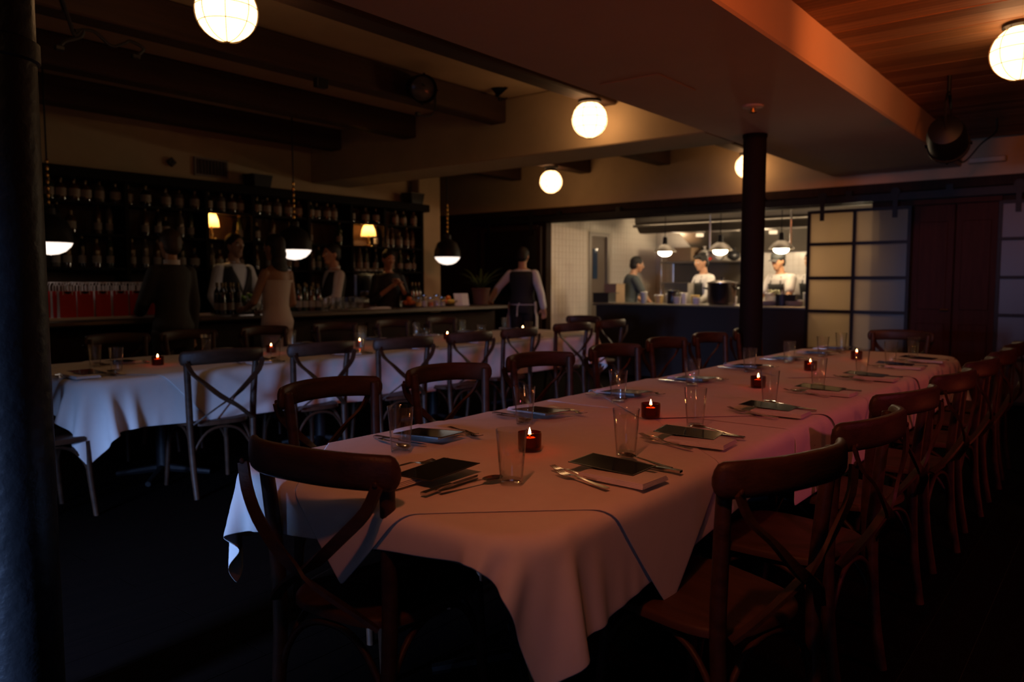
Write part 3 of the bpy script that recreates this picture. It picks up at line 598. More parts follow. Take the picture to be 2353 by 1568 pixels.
# things on the bar top
def onbar(px, Y=6.95): return at(px, 700, Y=Y).x
bagred = mat('bag_red', (.60, .016, .012), .55, var=.1, scale=5); bagwhite = mat('bag_white', (.70, .66, .68), .6)
def gift_bag(loc, label, rz=0):
    t = thing('gift_bag', label, 'bag', loc, rz, 'red gift bags on the bar')
    w_, d_, h_ = .125, .06, .225; x, y = w_ / 2, d_ / 2; q = .002
    for s_ in (-1, 1):
        obj('face', MB().bb(-x, x, s_ * y - q, s_ * y + q, .002, h_), bagred, t)
        obj('gusset', MB().add([(s_ * x, -y, 0), (s_ * x, y, 0), (s_ * (x - .004), y, h_), (s_ * (x - .02), 0, h_), (s_ * (x - .004), -y, h_), (s_ * x, 0, 0)], [(0, 5, 3, 4), (5, 1, 2, 3)]), bagwhite, t)
        obj('rope_handle', MB().tube([(-.035, s_ * y, h_ - .03), (-.036, s_ * y, h_ + .04), (-.02, s_ * (y - .005), h_ + .072), (.02, s_ * (y - .005), h_ + .072), (.036, s_ * y, h_ + .04), (.035, s_ * y, h_ - .03)], .0042, 6), bagwhite, t, True)
        obj('thumb_notch', MB().prism([(.03 * math.cos(a * PI / 8), -.022 * math.sin(a * PI / 8)) for a in range(9)], 0, .001, Matrix.Translation((0, s_ * (y + q + .0005), h_ - .001)) @ Matrix.Rotation(PI / 2, 4, 'X')), blackiron, t)
    obj('bottom', MB().bb(-x, x, -y, y, 0, .002), bagwhite, t); return t
g0 = None; x0_ = onbar(148, 6.78)
o = thing('white_tray', 'white tray under the red gift bags on the bar', 'tray', (x0_ + .62, 6.93, BZ))
obj('plate', MB().bb(-.78, .62, -.22, .22, 0.0005, .012, bev=.003), bagwhite, o); obj('lip', MB().bb(-.78, .62, -.22, -.212, .012, .026).bb(-.78, .62, .212, .22, .012, .026), bagwhite, o)
for r_ in range(3):
    for i in range(8):
        lb = 'red gift bag with white rope handles, %s along the %s row' % (ORD[i], ('front', 'middle', 'rear')[r_]); p_ = (x0_ + .02 + i * .142 + random.uniform(-.004, .004), 6.80 + r_ * .13, BZ + .0125)
        if g0 is None: g0 = gift_bag(p_, lb)
        else: dup(g0, p_, random.uniform(-.05, .05), lb)
# ice tub, bottles, glasses, fruit, plant, menus on the bar
o = thing('ice_tub', 'clear tub full of ice and limes on the bar beside the woman', 'tub', (onbar(568), 6.93, BZ))
obj('body', MB().lathe([(.12, .0005), (.16, .20), (.165, .21), (.155, .21), (.115, .01)], 28), glass, o, True)
ib = MB()
for k in range(40): a = random.random() * 6.28; r = random.random() * .11; ib.box((r * math.cos(a), r * math.sin(a), .03 + random.random() * .13), (.03, .03, .03), Matrix.Rotation(random.random() * 3, 3, 'X') @ Matrix.Rotation(random.random() * 3, 3, 'Y'))
q = obj('ice', ib, mat('ice', (.35, .36, .33), .15), o); q['kind'] = 'stuff'
for k in range(7): a = k * .9; obj('lime', MB().ell((.08 * math.cos(a), .08 * math.sin(a), .15 + .02 * (k % 2)), .028, 10, 7), mat('lime', (.16, .30, .04), .5), o, 'all')
for k in range(6): bottle((onbar(505) + (k % 3) * .085, 6.9 + (k // 3) * .09, BZ + .0005), 3, 2, 'dark bottle in front of the bartender, %s of the %s row' % (ORD[k % 3], ('front', 'rear')[k // 3]), 'bottles in front of the bartender')
for k in range(8): bottle((onbar(690) + (k % 4) * .085, 6.98 + (k // 4) * .09, BZ + .0005), [0, 3, 1][k % 3], [2, 0, 4][k % 3], 'bottle on the bar right of the woman, %s of the %s row' % (ORD[k % 4], ('front', 'rear')[k // 4]), 'bottles on the bar right of the woman')

# ================================================================== TUMBLERS AND SMALL BAR THINGS
def tumbler_mesh():
    b = MB(); n = 28
    b.lathe([(.0285, .001), (.030, 0.0), (.0305, .004), (.0420, .143), (.0418, .1445), (.0405, .143), (.0292, .014), (.0275, .010), (.001, .0095)], n, cap0=True, cap1=False)
    return b.mesh('water_glass', glass, 60)
TUM = tumbler_mesh()
def tumbler(loc, label, group):
    o = obj('water_glass', TUM, None, None, loc=loc); return tag(o, label, 'glass', group)
for k in range(12):
    tumbler((onbar(735) + (k % 6) * .1, 6.86 + (k // 6) * .12, BZ + .0005), 'empty glass before the vested bartenders, %s of the %s row' % (ORD[k % 6], ('front', 'rear')[k // 6]), 'glasses on the bar')
o = thing('bar_mat', 'pale folded towel lying on the bar by the coffee machine', 'towel', (onbar(850), 6.80, BZ)); obj('fold', MB().bb(-.16, .16, -.05, .05, .0005, .014, bev=.005), linen2, o); obj('top_fold', MB().bb(-.10, .14, -.045, .045, .014, .026, bev=.005), linen2, o)
orange_m = mat('orange_peel', (.75, .20, .02), .45, bump=.2, bscale=120); lemon_m = mat('lemon_peel', (.75, .50, .05), .45)
def fruit_bowl(px, label, mats_, Y=6.98):
    t = thing('fruit_bowl', label, 'bowl', (onbar(px, Y), Y, BZ)); obj('bowl', MB().lathe([(.05, .0005), (.06, .006), (.115, .05), (.125, .075), (.12, .075), (.105, .052), (.05, .012)], 28), glass, t, True); return t
for px, lb, mm in ((940, 'glass bowl of oranges at the middle of the bar', orange_m), (1030, 'glass bowl of lemons and oranges at the bar end', lemon_m)):
    fruit_bowl(px, lb, mm)
    for k in range(7):
        a = k * 1.05; r = .055 if k < 6 else 0
        q = thing('citrus_fruit', '%s %s in the %s' % (('topmost' if k == 6 else ORD[k]), 'orange' if (mm is orange_m or k % 3 == 0) else 'lemon', 'bowl at the middle of the bar' if px == 940 else 'bowl at the bar end'), 'fruit', (onbar(px, 6.98) + r * math.cos(a), 6.98 + r * math.sin(a), BZ + (.055 if k < 6 else .105)), 0, 'citrus fruit in the bar bowls')
        obj('flesh', MB().ell((0, 0, 0), (.034, .034, .032), 14, 9), orange_m if (mm is orange_m or k % 3 == 0) else lemon_m, q, 'all'); obj('stem_button', MB().lathe([(.004, .031), (.003, .035)], 6), green_, q)
for k, px in enumerate((962, 975, 990, 1004, 1016)):
    o = thing('garnish_jar', 'clear garnish jar between the fruit bowls, %s from the left' % ORD[k], 'jar', (onbar(px, 6.85), 6.85, BZ), 0, 'garnish jars on the bar'); h = .10 + .03 * (k % 2)
    obj('body', MB().lathe([(.038, .0005), (.042, .008), (.042, h), (.036, h + .01), (.034, h), (.038, .012)], 20), glass, o, True); obj('lid', MB().lathe([(.040, h + .01), (.040, h + .025), (.012, h + .03)], 18), chrome, o, True); obj('contents', MB().lathe([(.036, .012), (.036, h * .6)], 16), [lemon_m, white_pl, orange_m, white_pl, clear_pl][k], o, True)
for k in range(3): bottle((onbar(966) + .06 * k, 7.1, BZ + .0005), 3, [2, 0, 2][k], 'slim dark bottle behind the garnish jars, %s from the left' % ORD[k], 'bottles behind the garnish jars')
o = thing('open_menu', 'open menu booklet propped on the bar by the plant', 'menu', (onbar(1062, 7.0), 7.0, BZ), -.5)
obj('page', MB().add([(-.10, 0, .001), (0, -.03, .001), (0, .03, .16), (-.10, .06, .16), (-.10, .003, .001), (0, -.027, .001), (0, .033, .16), (-.10, .063, .16)], [(0, 1, 2, 3), (7, 6, 5, 4), (0, 4, 5, 1), (1, 5, 6, 2), (2, 6, 7, 3), (3, 7, 4, 0)]), bagwhite, o)
obj('page', MB().add([(.10, 0, .001), (0, -.03, .001), (0, .03, .16), (.10, .06, .16), (.10, .003, .001), (0, -.027, .001), (0, .033, .16), (.10, .063, .16)], [(3, 2, 1, 0), (4, 5, 6, 7), (1, 5, 4, 0), (2, 6, 5, 1), (3, 7, 6, 2), (0, 4, 7, 3)]), bagwhite, o)
# potted plant at the bar end
pt = thing('potted_plant', 'leafy plant in a dark pot at the right end of the bar', 'plant', (onbar(1105, 7.02), 7.02, BZ))
obj('pot', MB().lathe([(.09, .0005), (.10, .005), (.125, .20), (.135, .205), (.135, .23), (.12, .23), (.11, .2)], 24), mat('terracotta_dark', (.10, .035, .02), .7), pt, True); obj('soil', MB().lathe([(.108, .19), (.108, .2)], 18), mat('soil', (.02, .014, .01), .9), pt)
leafm = mat('leaf_green', (.05, .085, .02), .5, var=.3, scale=6)
for k in range(22):
    a = k * 2.4; L = random.uniform(.28, .52); up = random.uniform(.5, 1.2); pts = []
    for i in range(7):
        s = i / 6; pts.append((math.cos(a) * L * s * .75, math.sin(a) * L * s * .75, .2 + L * (up * s * 1.25 - .8 * s * s * up * .75)))
    wd = (-math.sin(a), math.cos(a), 0); obj('leaf', MB().strap(pts, wd, [.006, .022, .034, .038, .032, .02, .003], .0015), leafm, pt)

# ================================================================== WALL THINGS ABOVE THE BAR, STAGE LAMPS, GLOBES
def speaker(px, py, label):
    a = at(px, py, Y=7.88); t = thing('wall_speaker', label, 'speaker', (a.x, 7.99, a.z), 0, 'wedge speakers above the shelves')
    M_ = Matrix.Rotation(.35, 4, 'X')
    obj('cabinet', MB().add([(-.13, -.22, .09), (.13, -.22, .09), (.16, -.05, .09), (-.16, -.05, .09), (-.10, -.20, -.09), (.10, -.20, -.09), (.13, -.06, -.09), (-.13, -.06, -.09)], [(0, 1, 2, 3), (7, 6, 5, 4), (0, 4, 5, 1), (1, 5, 6, 2), (2, 6, 7, 3), (3, 7, 4, 0)]), black_pl, t)
    obj('grille', MB().add([(-.12, -.225, .08), (.12, -.225, .08), (.095, -.207, -.08), (-.095, -.207, -.08), (-.12, -.221, .08), (.12, -.221, .08), (.095, -.203, -.08), (-.095, -.203, -.08)], [(0, 3, 2, 1), (4, 5, 6, 7), (0, 1, 5, 4), (1, 2, 6, 5), (2, 3, 7, 6), (3, 0, 4, 7)]), blackiron, t)
    obj('bracket', MB().bb(-.03, .03, -.05, -.001, -.03, .03), blackiron, t)
speaker(592, 421, 'black wedge speaker on the wall above the middle of the shelves'); speaker(948, 460, 'black wedge speaker above the right end of the shelves')
a = at(485, 386, Y=7.99); t = thing('air_vent', 'wide slatted air vent in the plaster above the shelves', 'vent', (a.x, 7.995, a.z))
vm = mat('vent_metal', (.20, .16, .14), .5)
obj('frame', MB().bb(-.20, .20, -.02, 0, .08, .10).bb(-.20, .20, -.02, 0, -.10, -.08).bb(-.20, -.18, -.02, 0, -.08, .08).bb(.18, .20, -.02, 0, -.08, .08), vm, t)
for k in range(9): obj('slat', MB().box((-.16 + .04 * k, -.012, 0), (.004, .018, .16), Matrix.Rotation(.5, 3, 'Z')), vm, t)
obj('cavity', MB().bb(-.18, .18, -.003, -.001, -.08, .08), black_pl, t)
a = at(393, 373, Y=7.99); o = thing('wall_sensor', 'small dark square sensor turned on its corner above the shelves', 'sensor', (a.x, 7.99, a.z)); obj('housing', MB().box((0, -.015, 0), (.075, .03, .075), Matrix.Rotation(PI / 4, 3, 'Y'), bev=.006), black_pl, o); obj('lens', MB().ell((0, -.03, 0), (.018, .008, .018), 12, 7), blackiron, o, 'all')
# caged opal globes
wire = mat('cage_wire', (.10, .07, .03), .4, .8)
def globe(loc, R, ztop, label, tilt=0):
    t = thing('caged_globe_light', label, 'globe light', loc, 0, 'caged globe lights')
    obj('globe', MB().ell((0, 0, 0), R, 40, 24), globe_m, t, 'all')
    cz = ztop - loc[2]
    obj('mounting_plate', MB().lathe([(.10, cz), (.10, cz - .02), (.075, cz - .025), (.075, R * .93)] if cz - .03 > R * .93 else [(.10, cz), (.10, cz - .02), (.07, cz - .03), (.07, R * .9)], 24), blackiron, t, True)
    rc = R + .006
    for k in range(4):
        a = k * PI / 4 + .2; obj('cage_rib', MB().tube([(rc * math.sin(q) * math.cos(a), rc * math.sin(q) * math.sin(a), rc * math.cos(q)) for q in [.5 + i * (2 * PI - 1.0) / 28 for i in range(29)]], .0021, 5), wire, t)
    for z in (-.45, .05, .5):
        rr = math.sqrt(1 - z * z) * rc; obj('cage_ring', MB().tube([(rr * math.cos(i * PI / 16), rr * math.sin(i * PI / 16), z * rc) for i in range(33)], .0021, 5), wire, t)
    obj('cage_boss', MB().lathe([(.012, -rc - .004), (.012, -rc + .004)], 10), wire, t)
    return t
def gl(px, py, Y, ztop, label, R=.152):
    a = at(px, py, Y=Y); return globe((a.x, a.y, min(a.z, ztop - R - .012)), R, ztop, label)
gl(520, 14, 3.72, 2.86, 'glowing caged globe light cut off by the top edge, near the left column')
gl(1355, 264, 3.72, 2.86, 'glowing caged globe light under the joist in front of the cross beam')
gl(1266, 418, 6.24, 2.86, 'glowing globe light farthest back, beyond the cross beam')
gl(1718, 373, 3.72, 2.86, 'glowing globe light half hidden behind the slim column', .145)
gl(2346, 110, .56, ZR, 'glowing caged globe light under the plank ceiling at the right edge')
globe((.4, .2, 2.62), .152, ZR, 'caged globe light over the aisle behind the camera')
# par-can stage lamps
lampblack = mat('lamp_black', (.004, .004, .0045), .5, spec=.2)
def stage_lamp(loc, aim, ztop, label, r=.10, side=None):
    t = thing('stage_lamp', label, 'stage lamp', loc, 0, 'black stage lamps'); d = Vector(aim).normalized(); q = d.to_track_quat('Z', 'Y').to_matrix().to_4x4()
    can = obj('can', MB().lathe([(.04, -.16), (r * .85, -.13), (r, -.05), (r, .10), (r + .012, .10), (r + .012, .115)], 24, cap1=False).xf(q), lampblack, t, True)
    obj('lens', MB().lathe([(r - .004, .085), (r * .6, .10), (.001, .105)], 24, cap1=False).xf(q), mat('lamp_lens', (.09, .085, .08), .2), can, True)
    for k in range(4): obj('barn_clip', MB().box((0, 0, 0), (.02, .012, .03)).xf(q @ Matrix.Rotation(k * PI / 2, 4, 'Z') @ Matrix.Translation((r + .012, 0, .1))), lampblack, can)
    ax = q @ Vector((0, 1, 0)); ax.z = 0; ax.normalize(); top = Vector((0, 0, ztop - loc[2])) if side is None else Vector(side)
    b_ = top - Vector((0, 0, .05)) if side is None else top
    obj('yoke', MB().strap([ax * (r + .018), ax * (r + .02) + b_ * .6, b_ * .8 + ax * r * .4, b_ * .8 - ax * r * .4, -ax * (r + .02) + b_ * .6, -ax * (r + .018)], FW, .025, .005), lampblack, t)
    obj('clamp', MB().tube([b_ * .78, top], .014, 8), lampblack, t); return t
p_ = CAMP + (at(2176, 318, z=2.0) - CAMP).normalized() * 6.4
a = at(2176, 318, X=6.4); stage_lamp(a, (.9, .05, -.3), ZR, 'round black stage lamp under the plank ceiling near the soffit end', .13)
a = at(965, 203, Y=4.74); stage_lamp(a, (-.45, -.8, -.25), 2.9, 'black stage lamp with a pale lens clamped to a joist', .105, side=(.05, .14, .06))
a = at(1138, 188, Y=4.72); stage_lamp(a, (.5, -.3, -.6), 2.9, 'small stage lamp hanging under the boards beside the long joist', .07, side=(.02, .15, .10))
u_ = thing('red_fill_uplight', 'unseen red uplight added by the right wall to redden the soffit', 'uplight', (5.3, -1.7, 0))  # unseen housing made for the added red fill
obj('base', MB().bb(-.12, .12, -.12, .12, 0, .03, bev=.006), blackiron, u_); obj('can', MB().lathe([(.05, -.2), (.08, -.17), (.08, -.02)], 20, cap1=False).xf(Matrix.Translation((0, 0, .29)) @ Vector((-.7, 3.7, 2.2)).to_track_quat('Z', 'Y').to_matrix().to_4x4()), blackiron, u_, True)
for q in (-1, 1): obj('yoke_arm', MB().bb(q * .095 - .004, q * .095 + .004, -.02, .02, .03, .26), blackiron, u_)
for (x, y, z), aim, lb in (((.3, .5, 2.45), (2.9, 1.0, -1.69), 'stage lamp with an amber gel above the camera'), ((2.4, -2.0, 2.62), (1.5, 3.0, -2.12), 'stage lamp with a red gel near the right wall'), ((2.2, .2, 2.56), (1.8, 1.27, .10), 'stage lamp with an orange gel turned at the near part of the soffit'), ((3.7, .1, 2.56), (2.2, 1.37, .10), 'stage lamp with an orange gel turned at the middle of the soffit')):
    d_ = Vector(aim).normalized(); stage_lamp(Vector((x, y, z)) - d_ * .14, aim, ZR, lb, .09)
cable = mat('rubber_cable', (.012, .011, .011), .6)
def cab(name, pts, label, r=.006, extra=None):
    P = [Vector(p) for p in pts]; Q = []
    for i in range(len(P) - 1):
        p0, p1, p2, p3 = P[max(i - 1, 0)], P[i], P[i + 1], P[min(i + 2, len(P) - 1)]
        for j in range(6):
            u = j / 6; Q.append(.5 * ((2 * p1) + (p2 - p0) * u + (2 * p0 - 5 * p1 + 4 * p2 - p3) * u * u + (3 * p1 - p0 - 3 * p2 + p3) * u ** 3))
    Q.append(P[-1]); t = thing(name, label, 'cable', P[0]); obj('lead', MB().tube([q - P[0] for q in Q], r, 6), cable, t, True)
    obj('plug', MB().box(P[-1] - P[0], (.05, .03, .03), bev=.006), cable, t); return t
Yc = 4.868
cp = lambda *pp: [at(x, y, Y=Yc) for x, y in pp]
cab('lamp_cable', cp((140, -10), (160, 50), (172, 80), (190, 68), (185, 85), (150, 95), (136, 110)), 'tangled black lead with a hanging plug near the left column', .011)
cab('lamp_cable', cp((172, 70), (215, 72), (255, 105), (285, 100), (300, 95), (330, 112), (312, 130)), 'black lead drooping from the joist toward a dark plug box', .010)
cab('lamp_cable', cp((1000, 205), (1000, 250), (985, 268), (960, 262)), 'thin lead looping under the joist lamp', .006)
cab('lamp_cable', cp((1120, 180), (1140, 215), (1160, 210), (1165, 225), (1150, 228)), 'short looped lead beside the small stage lamp', .006)
a0 = at(2290, 272, z=ZR); cab('lamp_cable', [a0, a0 + Vector((0, .0, -.12)), at(2255, 330, X=a0.x - .2), at(2215, 372, X=a0.x - .6), at(2185, 350, X=6.45)], 'lead sagging from the plank ceiling to the round stage lamp', .007)
a = at(2268, 367, X=9.2); o = thing('emergency_light', 'slim pale emergency light box high on the back wall', 'light box', (9.44, at(2268, 367, X=9.44).y, at(2268, 367, X=9.44).z)); obj('housing', MB().bb(-.03, .05, -.17, .17, -.03, .03, bev=.008), mat('pale_box', (.45, .36, .25), .5), o); obj('diffuser', MB().bb(-.032, -.03, -.15, .15, -.02, .02), mat('pale_diffuser', (.5, .42, .3), .3), o)
a = at(735, 192, Y=4.86); o = thing('junction_box', 'small black junction box on the joist left of the stage lamps', 'box', (a.x, 4.85, a.z)); obj('housing', MB().bb(-.05, .05, -.03, .028, -.035, .035, bev=.005), black_pl, o); obj('cover', MB().bb(-.045, .045, -.034, -.03, -.03, .03), blackiron, o)

# ================================================================== TABLES AND CLOTHS
T1 = dict(x0=1.225, x1=6.52, y0=.95, y1=2.12, r=.17); T2 = dict(x0=1.78, x1=7.15, y0=4.42, y1=5.62, r=.20); TZ = .752
def sdf(T, P):
    c = np.array([(T['x0'] + T['x1']) / 2, (T['y0'] + T['y1']) / 2]); h = np.array([(T['x1'] - T['x0']) / 2, (T['y1'] - T['y0']) / 2]) - T['r']
    q = np.abs(P - c) - h; s = np.sign(P - c); mx = np.maximum(q, 0); ln = np.linalg.norm(mx, axis=-1)
    d = ln + np.minimum(np.maximum(q[:, 0], q[:, 1]), 0) - T['r']
    g = np.where(ln[:, None] > 1e-9, mx / np.maximum(ln, 1e-9)[:, None], np.where((q[:, 0] > q[:, 1])[:, None], [1., 0.], [0., 1.])) * s
    return d, g
def drape(T, cx, cy, L, W, step, rot, ztop, off, steps=130, iters=14, seed=1):
    """square-weave cloth dropped over the table: position based dynamics"""
    rg = np.random.default_rng(seed); nx, ny = int(round(L / step)) + 1, int(round(W / step)) + 1
    u, v = np.meshgrid(np.linspace(-L / 2, L / 2, nx), np.linspace(-W / 2, W / 2, ny), indexing='ij'); c, s = math.cos(rot), math.sin(rot)
    P = np.stack([cx + u * c - v * s, cy + u * s + v * c, np.full_like(u, ztop + .004)], -1); P[..., 2] += rg.normal(0, .0012, u.shape)
    V = np.zeros_like(P); sx, sy = L / (nx - 1), W / (ny - 1); dg = math.hypot(sx, sy)
    def proj(A, B, l, k):
        d = B - A; n = np.sqrt((d * d).sum(-1, keepdims=True)) + 1e-9; e = d * ((n - l) / n * .5 * k); A += e; B -= e
    top0 = None
    for it in range(steps):
        V[..., 2] -= 9.8 * .016; V *= .965; O = P.copy(); P = P + V * .016
        for k in range(iters):
            for o_ in (0, 1):
                m_ = (nx - o_) // 2 * 2; A = P[o_:o_ + m_:2]; B = P[o_ + 1:o_ + m_:2]; A = A[:len(B)]; proj(A, B, sx, 1.)
                m_ = (ny - o_) // 2 * 2; B = P[:, o_ + 1:o_ + m_:2]; A = P[:, o_:o_ + m_:2][:, :B.shape[1]]; proj(A, B, sy, 1.)
            for o_ in (0, 1):
                B = P[o_ + 1::2, 1:]; A = P[o_:nx - 1:2, :-1][:len(B)]; proj(A, B, dg, .45)
                B = P[o_ + 1::2, :-1]; A = P[o_:nx - 1:2, 1:][:len(B)]; proj(A, B, dg, .45)
            if k % 4 == 0:
                proj(P[:-2], P[2:], 2 * sx, .10); proj(P[:, :-2], P[:, 2:], 2 * sy, .10)
            if k % 3 == 2 or k == iters - 1:
                F2 = P.reshape(-1, 3); d, g = sdf(T, F2[:, :2]); zz = F2[:, 2]
                top = (d < -.006) & (zz < ztop) & ((ztop - zz) < np.minimum(-d * 1.2 + .004, .12)); F2[top, 2] = ztop
                sd = (~top) & (d < off) & (zz < ztop); rim = np.clip((ztop - zz) / .02, 0, 1)
                want = -.006 + (off + .006) * rim; mv = np.maximum(want - d, 0) * sd; F2[:, :2] += g * mv[:, None]
                F2[:, 2] = np.maximum(F2[:, 2], .012); P = F2.reshape(P.shape)
        d, g = sdf(T, P.reshape(-1, 3)[:, :2]); on = ((d < -.02) & (P.reshape(-1, 3)[:, 2] < ztop + .006)).reshape(nx, ny); P[on, :2] = O[on, :2] * .97 + P[on, :2] * .03; V = (P - O) / .016
    vs = P.reshape(-1, 3).tolist(); fs = [(i * ny + j, (i + 1) * ny + j, (i + 1) * ny + j + 1, i * ny + j + 1) for i in range(nx - 1) for j in range(ny - 1)]
    return MB().add(vs, fs)
def cloth(name, label, mb, group):
    o = obj(name, mb, linen, None, 'all'); tag(o, label, 'tablecloth', group)
    s_ = o.modifiers.new('thickness', 'SOLIDIFY'); s_.thickness = .0016; s_.offset = 1; q = o.modifiers.new('round', 'SUBSURF'); q.levels = q.render_levels = 1; return o
tabletop_m = mat('table_top', (.12, .07, .04), .6, var=.2, scale=4)
def rrect(x0, x1, y0, y1, r, n=8):
    P = []
    for cx, cy, a0 in ((x1 - r, y1 - r, 0), (x0 + r, y1 - r, PI / 2), (x0 + r, y0 + r, PI), (x1 - r, y0 + r, 1.5 * PI)):
        P += [(cx + r * math.cos(a0 + i * PI / 2 / n), cy + r * math.sin(a0 + i * PI / 2 / n)) for i in range(n + 1)]
    return P
def table(T, label):
    t = thing('dining_table', label, 'table', ((T['x0'] + T['x1']) / 2, (T['y0'] + T['y1']) / 2, 0), 0, 'long banquet tables')
    obj('table_top', rel(MB().prism(rrect(T['x0'] + .014, T['x1'] - .014, T['y0'] + .014, T['y1'] - .014, T['r']), TZ - .045, TZ - .007), t), tabletop_m, t)
    n = 4
    for i in range(n):
        x = T['x0'] + .75 + i * (T['x1'] - T['x0'] - 1.5) / (n - 1); y = (T['y0'] + T['y1']) / 2
        pd = obj('pedestal', rel(MB().lathe([(.05, .03), (.045, .08), (.04, TZ - .07), (.12, TZ - .05), (.12, TZ - .046)], 16, (x, y, 0)), t), blackiron, t, True)
        for q in range(4): a = q * PI / 2 + PI / 4; obj('foot', rel(MB().tube([(x, y, .06), (x + .30 * math.cos(a), y + .30 * math.sin(a), .02)], [.03, .018], 8), t), blackiron, pd)
    return t
table(T1, 'long front banquet table under white cloths'); table(T2, 'long rear banquet table by the bar under white cloths')
cloth('tablecloth', 'white cloth over the near end of the front table with hanging corners', drape(T1, 2.125, 1.59, 2.0, 1.62, .0242, .10, TZ, .004, 130, 18, 3), 'base cloths of the front table')
cloth('tablecloth', 'white cloth over the far end of the front table', drape(T1, (2.85 + 6.72) / 2, 1.52, 3.87, 1.68, .036, 0, TZ + .0025, .009, 90, 12, 4), 'base cloths of the front table')
cloth('overlay_cloth', 'square white overlay laid cornerwise at the near end of the front table', drape(T1, 1.885, 1.50, 1.22, 1.22, .0245, PI / 4 - .03, TZ + .0038, .012, 110, 14, 5), 'overlay cloths of the front table')
cloth('overlay_cloth', 'square white overlay laid cornerwise at the middle of the front table', drape(T1, 3.55, 1.52, 1.22, 1.22, .03, PI / 4 + .03, TZ + .0065, .016, 90, 12, 6), 'overlay cloths of the front table')
cloth('overlay_cloth', 'square white overlay laid cornerwise toward the far end of the front table', drape(T1, 5.2, 1.52, 1.22, 1.22, .036, PI / 4, TZ + .0065, .018, 80, 12, 7), 'overlay cloths of the front table')
cloth('tablecloth', 'white cloth over the left end of the rear table with a long hanging corner', drape(T2, (1.60 + 4.6) / 2, 5.02, 3.0, 1.76, .028, -.02, TZ, .004, 120, 13, 8), 'base cloths of the rear table')
cloth('tablecloth', 'white cloth over the right end of the rear table', drape(T2, (4.4 + 7.33) / 2, 5.02, 2.93, 1.76, .040, 0, TZ + .0025, .009, 80, 12, 9), 'base cloths of the rear table')
cloth('overlay_cloth', 'square white overlay laid cornerwise near the left end of the rear table', drape(T2, 2.55, 4.98, 1.22, 1.22, .034, PI / 4, TZ + .005, .013, 90, 12, 10), 'overlay cloths of the rear table')
CZ = TZ + .0115        # top of the layered cloths
CZB = TZ + .0035

# ================================================================== CROSS-BACK CHAIRS
def spline(pts, n=5):
    P = [Vector(p) for p in pts]; Q = []
    for i in range(len(P) - 1):
        p0, p1, p2, p3 = P[max(i - 1, 0)], P[i], P[i + 1], P[min(i + 2, len(P) - 1)]
        for j in range(n):
            u = j / n; Q.append(.5 * ((2 * p1) + (p2 - p0) * u + (2 * p0 - 5 * p1 + 4 * p2 - p3) * u * u + (3 * p1 - p0 - 3 * p2 + p3) * u ** 3))
    return Q + [P[-1]]
def make_chair():
    t = thing('cross_back_chair', 'x', 'chair'); R = 22
    yb = lambda u: -.235 - .092 * (1 - abs(u) ** 2.4)
    us = [-1, -.985, -.96, -.92] + [-.85 + 1.7 * i / 14 for i in range(15)] + [.92, .96, .985, 1]; rail = [Vector((.256 * u, yb(u), .848 + .012 * (1 - u * u))) for u in us]; rg = []
    for i, p in enumerate(rail):
        tg = (rail[min(i + 1, len(rail) - 1)] - rail[max(i - 1, 0)]).normalized(); nn = Vector((-tg.y, tg.x, 0)); u = abs(us[i])
        e = 1 if u < .92 else math.sqrt(max(.05, 1 - ((u - .92) / .08) ** 2)); hh, th = .044 * e, .0165 * e
        rg.append([p + nn * (th * math.copysign(abs(math.cos(a)) ** .75, math.cos(a))) + Vector((0, 0, hh * math.copysign(abs(math.sin(a)) ** .75, math.sin(a)))) for a in [q * PI / 7 for q in range(14)]])
    obj('top_rail', MB().rings(rg), chairwood, t, 60)
    for s in (-1, 1):
        obj('back_post', MB().tube(spline([(s * .185, -.262, 0), (s * .19, -.228, .20), (s * .195, -.212, .44), (s * .203, -.222, .65), (s * .214, -.238, .84), (s * .216, -.240, .872)], 3), [.0165, .0172, .018, .0188, .0195, .020, .0205, .0205, .0205, .020, .0198, .0192, .0188, .018, .0175, .013], 12), chairwood, t, 60)
        obj('front_leg', MB().tube(spline([(s * .20, .215, 0), (s * .19, .195, .22), (s * .18, .185, .425)], 3), [.014, .0145, .0155, .0165, .0175, .0185, .019], 12), chairwood, t, 60)
        q = .007 * s
        pts = spline([(s * .232, -.292, .828), (s * .205, -.304, .765), (s * .14, -.318 + q, .70), (s * .05, -.320 + q, .62), (-s * .05, -.305 + q, .555), (-s * .13, -.270, .495), (-s * .182, -.240, .452)], 3)
        obj('cross_strap', MB().strap(pts, (1, .1, .55 * s), .030, .010), chairwood, t, 50)
        obj('rivet', MB().ell((s * .230, -.299, .832), (.008, .004, .008), 10, 7), chairwood, t, 'all')
        obj('side_hoop', MB().tube(spline([(s * .187, .19, .20), (s * .184, .178, .29), (s * .178, .11, .385), (s * .178, 0, .415), (s * .182, -.12, .385), (s * .187, -.20, .29), (s * .19, -.215, .20)], 4), .0095, 8), chairwood, t, 60)
    for yy, nm in ((.195, 'front_hoop'), (-.220, 'rear_hoop')):
        obj(nm, MB().tube(spline([(-.186, yy, .20), (-.172, yy, .29), (-.10, yy, .388), (0, yy * .98, .415), (.10, yy, .388), (.172, yy, .29), (.186, yy, .20)], 4), .0095, 8), chairwood, t, 60)
    out = []
    for i in range(40):
        a = 2 * PI * i / 40; c_, s_ = math.cos(a), math.sin(a); e = 2 / 3.6
        x = math.copysign(abs(c_) ** e, c_); y = math.copysign(abs(s_) ** e, s_); out.append((x * (.215 + .02 * y), y * .225))
    sm = MB(); sm.rings([[Vector((x * k, y * k, z)) for x, y in out] for k, z in ((.93, .424), (1.0, .431), (1.0, .447), (.975, .455), (.93, .4565), (.6, .450), (.2, .447))])
    obj('seat', sm, seatwood, t, 50)
    return t
CH = make_chair(); CH_used = [False]
